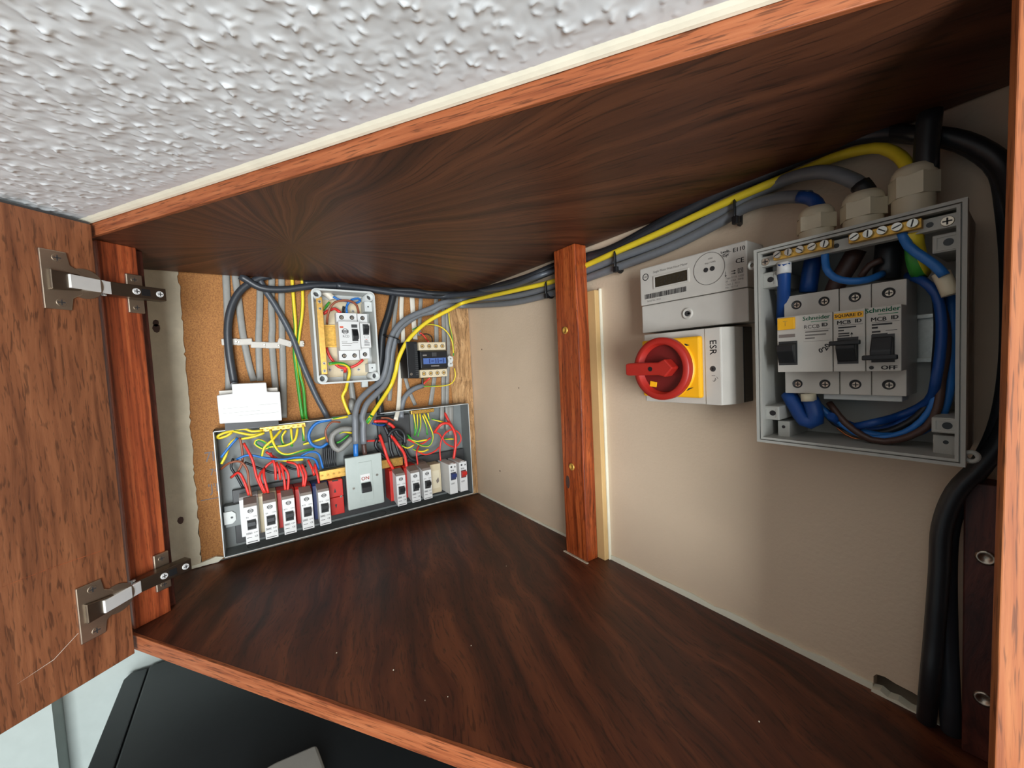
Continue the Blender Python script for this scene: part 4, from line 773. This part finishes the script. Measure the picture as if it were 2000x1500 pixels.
cable([(.0140,-.3175,.4269),(.0140,-.3104,.4356),(.0140,-.3048,.4422)], .0026, 'yg', 'short earth wire behind the brown arch', 'earth_wire', 'wire')
cable([(.0140,-.2799,.4355),(.0140,-.2817,.4282),(.0260,-.2839,.4208)], .0026, 'wblack', 'short black wire entering the RCD top', 'black_wire', 'wire')
cable([(.0200,-.3174,.3561),(.0200,-.3138,.3419),(.0200,-.3068,.3296),(.0200,-.2982,.3193),(.0200,-.2877,.3167),(.0260,-.2752,.3181),(.0280,-.2642,.3234),(.0300,-.2551,.3311)], .0026, 'wr', 'red wire curving under the RCD to the narrow breaker', 'red_wire', 'wire')
cable([(.0200,-.2870,.3166),(.0120,-.2860,.3080)], .0032, 'wr', 'red stub leaving the grey sheath in the small box', 'red_wire', 'wire')
cable([(.0120,-.2855,.3087),(.0120,-.2865,.2904)], .0038, 'wflat', 'grey sheath end at the bottom of the small box')
cable([(.0380,-.3185,.3246),(.0360,-.3059,.3262),(.0340,-.2926,.3244),(.0300,-.2828,.3177),(.0260,-.2808,.3061),(.0260,-.2852,.2905),(.0340,-.2919,.2739)] + [(.0300,-.2970,.2637),(.0300,-.2932,.2451),(.0300,-.2875,.2279)], .003, 'yg', 'earth wire from brass strip of small box down to consumer unit', 'earth_wire', 'wire')
cable([(.0120,-.2780,.2928),(.0120,-.2772,.2839)] + [(.0120,-.2762,.2744),(.0120,-.2751,.2516),(.0120,-.2781,.2330)] + [(.0200,-.2794,.2517),(.0200,-.2814,.2346)], .0056, 'wflat', 'grey cable leaving the bottom of the small box', n=10)

# ------------------------------------------------------------------ wires inside the consumer unit
WG = 'wires in the consumer unit'
def wires(rows, m, nm, r):
    for lab, pts in rows: cable(pts, r, m, lab, nm, 'wire', WG, step=.004, n=7)
wires([
 ('earth wire leaving the left earth bar to the far left corner', [(.0260,-.4278,.2153),(.0260,-.4434,.2162),(.0260,-.4552,.2219),(.0300,-.4774,.2199),(.0300,-.4891,.2153),(.0260,-.4882,.2111),(.0260,-.4780,.2132),(.0260,-.4703,.2185)]),
 ('earth wire running left just under the left earth bar', [(.0300,-.4258,.2117),(.0300,-.4408,.2101),(.0300,-.4557,.2147),(.0300,-.4686,.2205)]),
 ('earth wire dipping under the left earth bar to the cable bundle', [(.0330,-.4259,.2115),(.0330,-.4441,.2072),(.0330,-.4585,.2066)]),
 ('bright earth wire hooking down in the middle of the left half', [(.0260,-.4005,.2125),(.0360,-.4150,.1986),(.0360,-.4277,.1874),(.0360,-.4326,.1732)]),
 ('thick earth wire sweeping right below the left earth bar', [(.0260,-.4167,.2147),(.0380,-.4142,.1930),(.0380,-.4070,.1766),(.0380,-.3943,.1696),(.0380,-.3704,.1724),(.0300,-.3519,.1720)]),
 ('short earth wire curling behind the bright hook', [(.0240,-.3930,.2103),(.0240,-.4003,.2006),(.0240,-.3995,.1888),(.0240,-.3956,.1842)]),
 ('earth wire forming a small loop at the left', [(.0260,-.3751,.2120),(.0320,-.3813,.1929),(.0320,-.3961,.1855),(.0320,-.4189,.1868),(.0320,-.4286,.1846),(.0320,-.4403,.1954),(.0320,-.4352,.2011),(.0320,-.4248,.1939),(.0320,-.4207,.1837)]),
 ('green earth wire hanging straight from the left earth bar', [(.0250,-.3852,.2138),(.0300,-.3861,.1992),(.0300,-.3866,.1817)]),
 ('yellow earth wire hanging at the right of the left earth bar', [(.0280,-.3664,.2150),(.0280,-.3668,.2041),(.0280,-.3672,.1882)]),
 ('thin earth wire passing under the blue loop', [(.0220,-.3294,.1888),(.0220,-.3500,.1838),(.0220,-.3681,.1815)]),
 ('yellow earth wire laid along the top edge by the notch', [(.0340,-.3215,.2234),(.0340,-.3064,.2232),(.0340,-.2909,.2239)]),
 ('earth wire in the far left corner beside a blue wire', [(.0300,-.4635,.2088),(.0300,-.4745,.1996),(.0300,-.4816,.1808),(.0300,-.4881,.1694)]),
 ('low earth wire under the long blue wire', [(.0260,-.4170,.1639),(.0260,-.3943,.1568),(.0260,-.3703,.1545)]),
], 'yg', 'earth_wire', .0022)
wires([
 ('earth wire hanging from the right earth bar, far left', [(.0240,-.1583,.2140),(.0280,-.1586,.1879),(.0280,-.1609,.1674)]),
 ('earth wire hanging from the right earth bar, second', [(.0240,-.1505,.2131),(.0300,-.1549,.1876),(.0300,-.1605,.1695)]),
 ('earth wire hanging from the right earth bar, third', [(.0240,-.1447,.2124),(.0340,-.1489,.1891),(.0340,-.1564,.1656)]),
 ('earth wire looping right and back under the right earth bar', [(.0240,-.1358,.2114),(.0360,-.1293,.1849),(.0360,-.1237,.1611),(.0360,-.1319,.1440),(.0360,-.1497,.1459),(.0360,-.1681,.1601),(.0280,-.1760,.1715)]),
 ('earth wire dropping behind the loop at the right', [(.0240,-.1390,.2080),(.0280,-.1340,.1847),(.0280,-.1329,.1653)]),
 ('short earth wire at the right end of the right earth bar', [(.0260,-.1274,.2126),(.0260,-.1261,.1950)]),
 ('thin earth wire leaving the right earth bar to the right', [(.0240,-.1194,.1979),(.0280,-.1069,.1928),(.0280,-.0925,.1871)]),
 ('striped earth wire crossing the red wires', [(.0300,-.1761,.1662),(.0400,-.1621,.1579),(.0400,-.1387,.1571)]),
 ('yellow earth wire end low behind the red pair', [(.0300,-.1911,.1527),(.0300,-.1784,.1445),(.0300,-.1648,.1484)]),
 ('thin earth wire lowest in the right half', [(.0300,-.1672,.1404),(.0300,-.1482,.1318),(.0300,-.1331,.1337)]),
 ('short yellow earth wire inside the red coil', [(.0220,-.0943,.1500),(.0220,-.0685,.1455)]),
], 'yg', 'earth_wire', .0018)
wires([
 ('long blue wire crossing the left half', [(.0360,-.4674,.1739),(.0360,-.4507,.1782),(.0360,-.4282,.1696),(.0360,-.4046,.1624),(.0360,-.3795,.1618),(.0360,-.3538,.1542),(.0300,-.3464,.1325)]),
 ('blue wire arching to the neutral bar', [(.0320,-.3739,.1621),(.0320,-.3596,.1672),(.0320,-.3456,.1612),(.0300,-.3396,.1332)]),
 ('blue wire in the far left corner', [(.0360,-.4870,.1810),(.0360,-.4760,.1953),(.0360,-.4634,.2096)]),
], 'wb', 'blue_wire', .0019)
wires([('thick blue wire loop by the notch', [(.0360,-.3210,.2221),(.0360,-.3459,.2181),(.0360,-.3592,.2000),(.0360,-.3556,.1815),(.0360,-.3417,.1737),(.0360,-.3295,.1794)])], 'wb', 'blue_wire', .0028)
wires([('blue wire ends below the thick red wire', [(.0300,-.2465,.2050),(.0300,-.2330,.1997),(.0300,-.2208,.1990)])], 'wbd', 'blue_wire', .0018)
wires([
 ('brown wire dropping from the bundle at far left', [(.0340,-.4605,.2089),(.0340,-.4588,.1903),(.0340,-.4595,.1702),(.0340,-.4658,.1549),(.0280,-.4769,.1440)]),
 ('brown wire arching to the first breaker', [(.0200,-.4900,.1587),(.0420,-.4761,.1711),(.0420,-.4617,.1699),(.0420,-.4539,.1542),(.0420,-.4536,.1320),(.0420,-.4516,.1104)]),
 ('brown wire curling beside the blue loop', [(.0340,-.3051,.2148),(.0340,-.3201,.2167),(.0340,-.3313,.2019),(.0340,-.3290,.1811)]),
 ('thin brown wire over the white cable end', [(.0300,-.2286,.2135),(.0300,-.2146,.2118),(.0300,-.2024,.2048)]),
], 'wbr', 'brown_wire', .0018)
wires([
 ('red wire rising from the first breaker', [(.0260,-.4770,.1436),(.0420,-.4658,.1525),(.0420,-.4595,.1370),(.0420,-.4545,.1129)]),
 ('red wire sweeping to the second breaker', [(.0300,-.4560,.1985),(.0400,-.4465,.1726),(.0400,-.4434,.1517),(.0400,-.4411,.1363),(.0400,-.4331,.1111)]),
 ('red wire bowing left into the second breaker', [(.0340,-.4310,.1508),(.0440,-.4380,.1421),(.0440,-.4360,.1268),(.0440,-.4316,.1118)]),
 ('straight red wire into the second breaker', [(.0340,-.4309,.1518),(.0440,-.4314,.1370),(.0440,-.4275,.1108)]),
 ('red wire rising right from the second breaker', [(.0300,-.4166,.1607),(.0300,-.4249,.1556),(.0300,-.4309,.1491)]),
 ('dark red wire left of the third breaker', [(.0240,-.4194,.1746),(.0340,-.4148,.1544),(.0340,-.4149,.1285)]),
 ('red wire just left of the third breaker', [(.0280,-.4118,.1575),(.0360,-.4090,.1460),(.0360,-.4083,.1275)]),
 ('red wire into the third breaker', [(.0320,-.4049,.1531),(.0420,-.4030,.1306),(.0420,-.4025,.1074)]),
 ('bowed red wire into the third breaker', [(.0340,-.4065,.1557),(.0440,-.3966,.1374),(.0440,-.3990,.1071)]),
 ('red wire bending above the third breaker', [(.0280,-.3962,.1556),(.0360,-.3821,.1482),(.0360,-.3799,.1264)]),
 ('red wire into the fourth breaker', [(.0340,-.3784,.1494),(.0420,-.3738,.1284),(.0420,-.3751,.1090)]),
 ('right red wire into the fourth breaker', [(.0340,-.3734,.1475),(.0440,-.3693,.1299),(.0440,-.3733,.1091)]),
 ('short red wire above the fifth breaker', [(.0260,-.3626,.1520),(.0360,-.3578,.1359),(.0360,-.3559,.1245)]),
 ('red wire into the fifth breaker', [(.0320,-.3526,.1442),(.0420,-.3512,.1258),(.0420,-.3494,.1083)]),
 ('second red wire above the fifth breaker', [(.0320,-.3515,.1420),(.0400,-.3575,.1346),(.0400,-.3554,.1262)]),
 ('crossing red wire in the middle of the left half', [(.0240,-.4256,.1776),(.0240,-.4166,.1683),(.0240,-.4057,.1586)]),
 ('thin red wire behind the white cable ends', [(.0240,-.2575,.1704),(.0240,-.2438,.1690),(.0240,-.2299,.1676)]),
], 'wr', 'red_wire', .0021)
wires([
 ('thick red wire into the first breaker right of the main switch', [(.0300,-.2334,.1801),(.0440,-.2296,.1529),(.0440,-.2241,.1305),(.0440,-.2152,.1100)]),
 ('thick red wire into the second breaker right of the main switch', [(.0300,-.2081,.1728),(.0420,-.2004,.1550),(.0420,-.1898,.1349),(.0420,-.1866,.1067)]),
 ('thick red wire arching into the blue-toggle breaker', [(.0300,-.1176,.1681),(.0420,-.1052,.1858),(.0420,-.0865,.1842),(.0420,-.0745,.1625),(.0420,-.0739,.1386),(.0420,-.0807,.1064)]),
 ('thick red wire hanging from a flat cable at the right', [(.0140,-.0827,.2067),(.0220,-.0808,.1931),(.0220,-.0730,.1780),(.0220,-.0671,.1671)]),
 ('crimson wire laid along the notch', [(.0340,-.2439,.2089),(.0340,-.2301,.2078),(.0340,-.2180,.2053)]),
 ('crimson wire beside the black bundle', [(.0360,-.2170,.2027),(.0360,-.2102,.1973),(.0360,-.2052,.1912)]),
 ('dark crimson wire behind the black bundle', [(.0300,-.2209,.1963),(.0300,-.2166,.1813),(.0300,-.2066,.1689),(.0300,-.1984,.1529)]),
], 'wr', 'red_wire', .0031)
wires([
 ('red wire into the grey-carrier breaker', [(.0300,-.1533,.1456),(.0420,-.1640,.1342),(.0420,-.1630,.1078)]),
 ('thin red wire coil by the right end wall', [(.0400,-.1110,.1073),(.0360,-.1091,.1316),(.0360,-.1019,.1559),(.0360,-.0824,.1698),(.0360,-.0633,.1622),(.0360,-.0573,.1452),(.0360,-.0719,.1304),(.0360,-.0928,.1407),(.0360,-.1007,.1557),(.0360,-.0910,.1680)]),
 ('red wire crossing the earth wires at the right', [(.0340,-.1280,.1595),(.0340,-.1487,.1493),(.0340,-.1677,.1561),(.0340,-.1786,.1633)]),
 ('red wire sagging low behind the right breakers', [(.0300,-.1560,.1328),(.0300,-.1408,.1240),(.0300,-.1203,.1267),(.0300,-.1069,.1352)]),
 ('inner red wire of the coil', [(.0300,-.1176,.1691),(.0300,-.1055,.1635),(.0300,-.1009,.1530)]),
], 'wr', 'red_wire', .0017)
for i in range(7):
    x = 1082 + i * 17; cable([TL(a[1], a[0], a[2]) for a in [p for p in ([(.0300,-.3363,.1735),(.0300,-.3384,.1555),(.0300,-.3381,.1339)])]] and [(p[0] - .001 * (i % 3), p[1] + i * .0034, p[2]) for p in [(.0300,-.3363,.1735),(.0300,-.3384,.1555),(.0300,-.3381,.1339)]], .0015, 'wblack', ('leftmost', 'second', 'third', 'middle', 'fifth', 'sixth', 'rightmost')[i] + ' thin black wire in the row above the left neutral bar', 'black_wire', 'wire', 'black neutral wires above the bar', n=6)
wires([
 ('black wire sagging across the left half', [(.0220,-.4569,.1648),(.0220,-.4369,.1506),(.0220,-.4153,.1382),(.0220,-.3951,.1405)]),
 ('black wire below the red wires in the left half', [(.0200,-.3979,.1466),(.0200,-.3831,.1377),(.0200,-.3653,.1403)]),
 ('black wire curving in the lower left', [(.0180,-.4722,.1734),(.0180,-.4761,.1593),(.0180,-.4698,.1432),(.0180,-.4623,.1209)]),
], 'wblack', 'black_wire', .002)
wires([
 ('thick black wire looping beside the main switch', [(.0300,-.2382,.1736),(.0300,-.2426,.1600),(.0300,-.2332,.1441),(.0300,-.2233,.1334)]),
 ('thick black wire right of the main switch, first', [(.0340,-.2238,.1971),(.0340,-.2164,.1745),(.0340,-.2145,.1488),(.0340,-.2102,.1317)]),
 ('thick black wire right of the main switch, second', [(.0340,-.2030,.1871),(.0340,-.1965,.1752),(.0340,-.1878,.1666),(.0340,-.1848,.1550)]),
 ('thick black wire bundle core right of the main switch', [(.0280,-.2118,.1895),(.0280,-.2028,.1607),(.0280,-.1969,.1376),(.0280,-.1920,.1274)]),
 ('thick black wire low beside the neutral bar', [(.0240,-.1850,.1574),(.0240,-.1806,.1379),(.0240,-.1721,.1213),(.0240,-.1571,.1110)]),
 ('black wire arching over the crimson wires', [(.0380,-.2194,.1754),(.0380,-.2116,.1851),(.0380,-.1988,.1879),(.0380,-.1867,.1761),(.0380,-.1861,.1558)]),
], 'wblack', 'black_wire', .0034)
cable([(.0300,-.2843,.1986),(.0300,-.3040,.2008),(.0300,-.3193,.1925),(.0300,-.3212,.1760),(.0300,-.3113,.1623),(.0300,-.2956,.1728),(.0300,-.2854,.1824)], .0052, 'wflat', 'thick pale grey cable looping behind the heavy grey tails', n=10)
cable([(.0200,-.3059,.1928),(.0200,-.2962,.1940),(.0200,-.2836,.1896)], .002, 'yg', 'earth wire inside the pale grey loop', 'earth_wire', 'wire', WG)
cable([(.0200,-.3118,.1748),(.0200,-.3038,.1770),(.0200,-.2887,.1869)], .002, 'wg', 'green wire inside the pale grey loop', 'earth_wire', 'wire', WG)
cable([(.0160,-.0890,.2235),(.0160,-.0911,.1978),(.0160,-.0934,.1721)], 0, 'wflat', 'flat grey cable end hanging inside the unit, left', 'flat_cable', 'cable', 'flat cables entering the unit', flat=FL, n=10)
cable([(.0160,-.0772,.2223),(.0160,-.0778,.1962),(.0160,-.0794,.1641)], 0, 'wflat', 'flat grey cable end hanging inside the unit, middle', 'flat_cable', 'cable', 'flat cables entering the unit', flat=FL, n=10)
cable([(.0160,-.0674,.2213),(.0160,-.0691,.1952),(.0160,-.0720,.1550)], 0, 'wflat', 'flat grey cable end hanging inside the unit, right', 'flat_cable', 'cable', 'flat cables entering the unit', flat=FL, n=10)
part('inner_cover', G(TL).box(-.232, -.165, .004, .018, .16, .214, bev=.002), 'dark', cu)

# ------------------------------------------------------------------ wires inside the large enclosure
EW = 'wires in the large enclosure'
cable([(.6719,-.0560,.3828),(.6694,-.0500,.3667),(.6651,-.0400,.3486),(.6601,-.0300,.3327)], .005, 'wbd', 'deep blue wire with white sleeve at the left of the enclosure', 'blue_wire', 'wire', tips=[('sleeve', [(.6716,-.0550,.3833),(.6715,-.0550,.3738)], .0056, 'white', 'white sleeve')], n=12)
cable([(.6854,-.0300,.3889),(.6826,-.0300,.3753),(.6804,-.0300,.3580)], .0066, 'wbd', 'thick blue core dropping from the small gland', 'blue_wire', 'wire', n=12)
cable([(.7006,-.0560,.3837),(.6996,-.0500,.3726),(.7049,-.0500,.3640),(.7141,-.0500,.3592),(.7239,-.0450,.3587),(.7302,-.0350,.3628)], .0027, 'wb', 'light blue wire curving from the left terminal bar', 'blue_wire', 'wire', n=10)
cable([(.7138,-.0300,.3860),(.7079,-.0300,.3741),(.7018,-.0300,.3633),(.6980,-.0300,.3533)], .0066, 'wbrd', 'thick dark brown core from the middle gland', 'brown_wire', 'wire', n=12)
cable([(.7322,-.0240,.3875),(.7312,-.0240,.3750),(.7301,-.0240,.3595)], .0085, 'wblack', 'thick black sheath dropping from the tall gland', n=12)
cable([(.7174,-.0360,.3626),(.7230,-.0360,.3707),(.7304,-.0360,.3731)], .0026, 'wbrd', 'brown wire arching left of the black sheath', 'brown_wire', 'wire')
cable([(.7500,-.0550,.3871),(.7494,-.0460,.3757),(.7507,-.0460,.3651),(.7505,-.0350,.3583)], .0056, 'yg', 'thick earth wire below the right terminal bar', 'earth_wire', 'wire', n=12)
cable([(.7450,-.0580,.3863),(.7476,-.0540,.3765),(.7548,-.0540,.3670),(.7609,-.0540,.3593),(.7647,-.0540,.3522)], .0030, 'wb', 'teal-blue wire from the right terminal bar to a pale sleeve', 'blue_wire', 'wire', n=10, tips=[('sleeve', [(.7625,-.0500,.3549),(.7650,-.0500,.3470),(.7672,-.0500,.3392)], .0046, 'gland', 'pale sleeve')])
cable([(.7435,-.0300,.3589),(.7530,-.0420,.3519),(.7593,-.0420,.3417),(.7615,-.0420,.3285),(.7620,-.0420,.3130),(.7612,-.0420,.2976),(.7595,-.0420,.2820),(.7542,-.0300,.2648),(.7371,-.0220,.2515),(.7251,-.0420,.2470),(.7045,-.0240,.2395),(.6995,-.0420,.2508)], .0030, 'wbd', 'blue wire running down the right side and back along the bottom', 'blue_wire', 'wire', EW, n=10)
cable([(.7530,-.0360,.3511),(.7594,-.0360,.3394),(.7630,-.0360,.3208),(.7635,-.0360,.3012),(.7614,-.0360,.2816),(.7597,-.0360,.2617),(.7542,-.0360,.2464),(.7396,-.0360,.2349),(.7237,-.0360,.2327),(.7076,-.0360,.2446),(.6949,-.0300,.2603)], .0026, 'wbrd', 'brown wire sagging lowest along the bottom', 'brown_wire', 'wire', EW, n=10)
cable([(.7647,-.0300,.3402),(.7657,-.0300,.3206),(.7650,-.0300,.2945),(.7638,-.0300,.2706),(.7589,-.0300,.2515),(.7456,-.0300,.2390),(.7290,-.0300,.2355),(.7109,-.0300,.2394),(.6961,-.0300,.2475),(.6857,-.0300,.2598)], .0030, 'wb', 'outer blue wire round the right side and bottom', 'blue_wire', 'wire', EW, n=10)
cable([(.7540,-.0240,.3491),(.7614,-.0240,.3318),(.7642,-.0240,.3076),(.7625,-.0240,.2809),(.7543,-.0240,.2587),(.7385,-.0240,.2460),(.7211,-.0240,.2382),(.7045,-.0240,.2427),(.6891,-.0240,.2528)], .0030, 'wbd', 'inner deep blue wire round the right side', 'blue_wire', 'wire', EW, n=10)
cable([(.7489,-.0280,.3552),(.7564,-.0280,.3457),(.7584,-.0280,.3214),(.7575,-.0280,.2947),(.7558,-.0280,.2702),(.7482,-.0280,.2531),(.7329,-.0280,.2401),(.7151,-.0280,.2365),(.6980,-.0280,.2426),(.6877,-.0280,.2564)], .0024, 'wblack', 'black wire in the loop at the bottom', 'black_wire', 'wire', EW, n=8)
cable([(.7618,-.0340,.3339),(.7614,-.0340,.3079),(.7598,-.0340,.2815),(.7548,-.0340,.2571),(.7423,-.0340,.2406),(.7255,-.0340,.2342),(.7119,-.0340,.2370),(.7022,-.0340,.2453)], .0022, 'wb', 'thin blue wire between the brown wire and the black wire', 'blue_wire', 'wire', EW, n=8)
cable([(.6667,-.0360,.2679),(.6738,-.0400,.2568),(.6819,-.0440,.2455),(.6892,-.0440,.2462),(.6880,-.0440,.2581),(.6822,-.0360,.2651)], .0062, 'wbd', 'thick deep blue wire bending up under the breakers', 'blue_wire', 'wire', n=12, tips=[('sleeve', [(.6848,-.0440,.2627),(.6844,-.0440,.2691)], .0058, 'gland', 'cream sleeve')])
cable([(.6932,-.0200,.2510),(.6983,-.0200,.2367),(.7083,-.0200,.2298),(.7179,-.0200,.2287)], .0009, 'copper', 'bare copper strand at the bottom of the enclosure', 'copper_wire', 'wire', n=6)
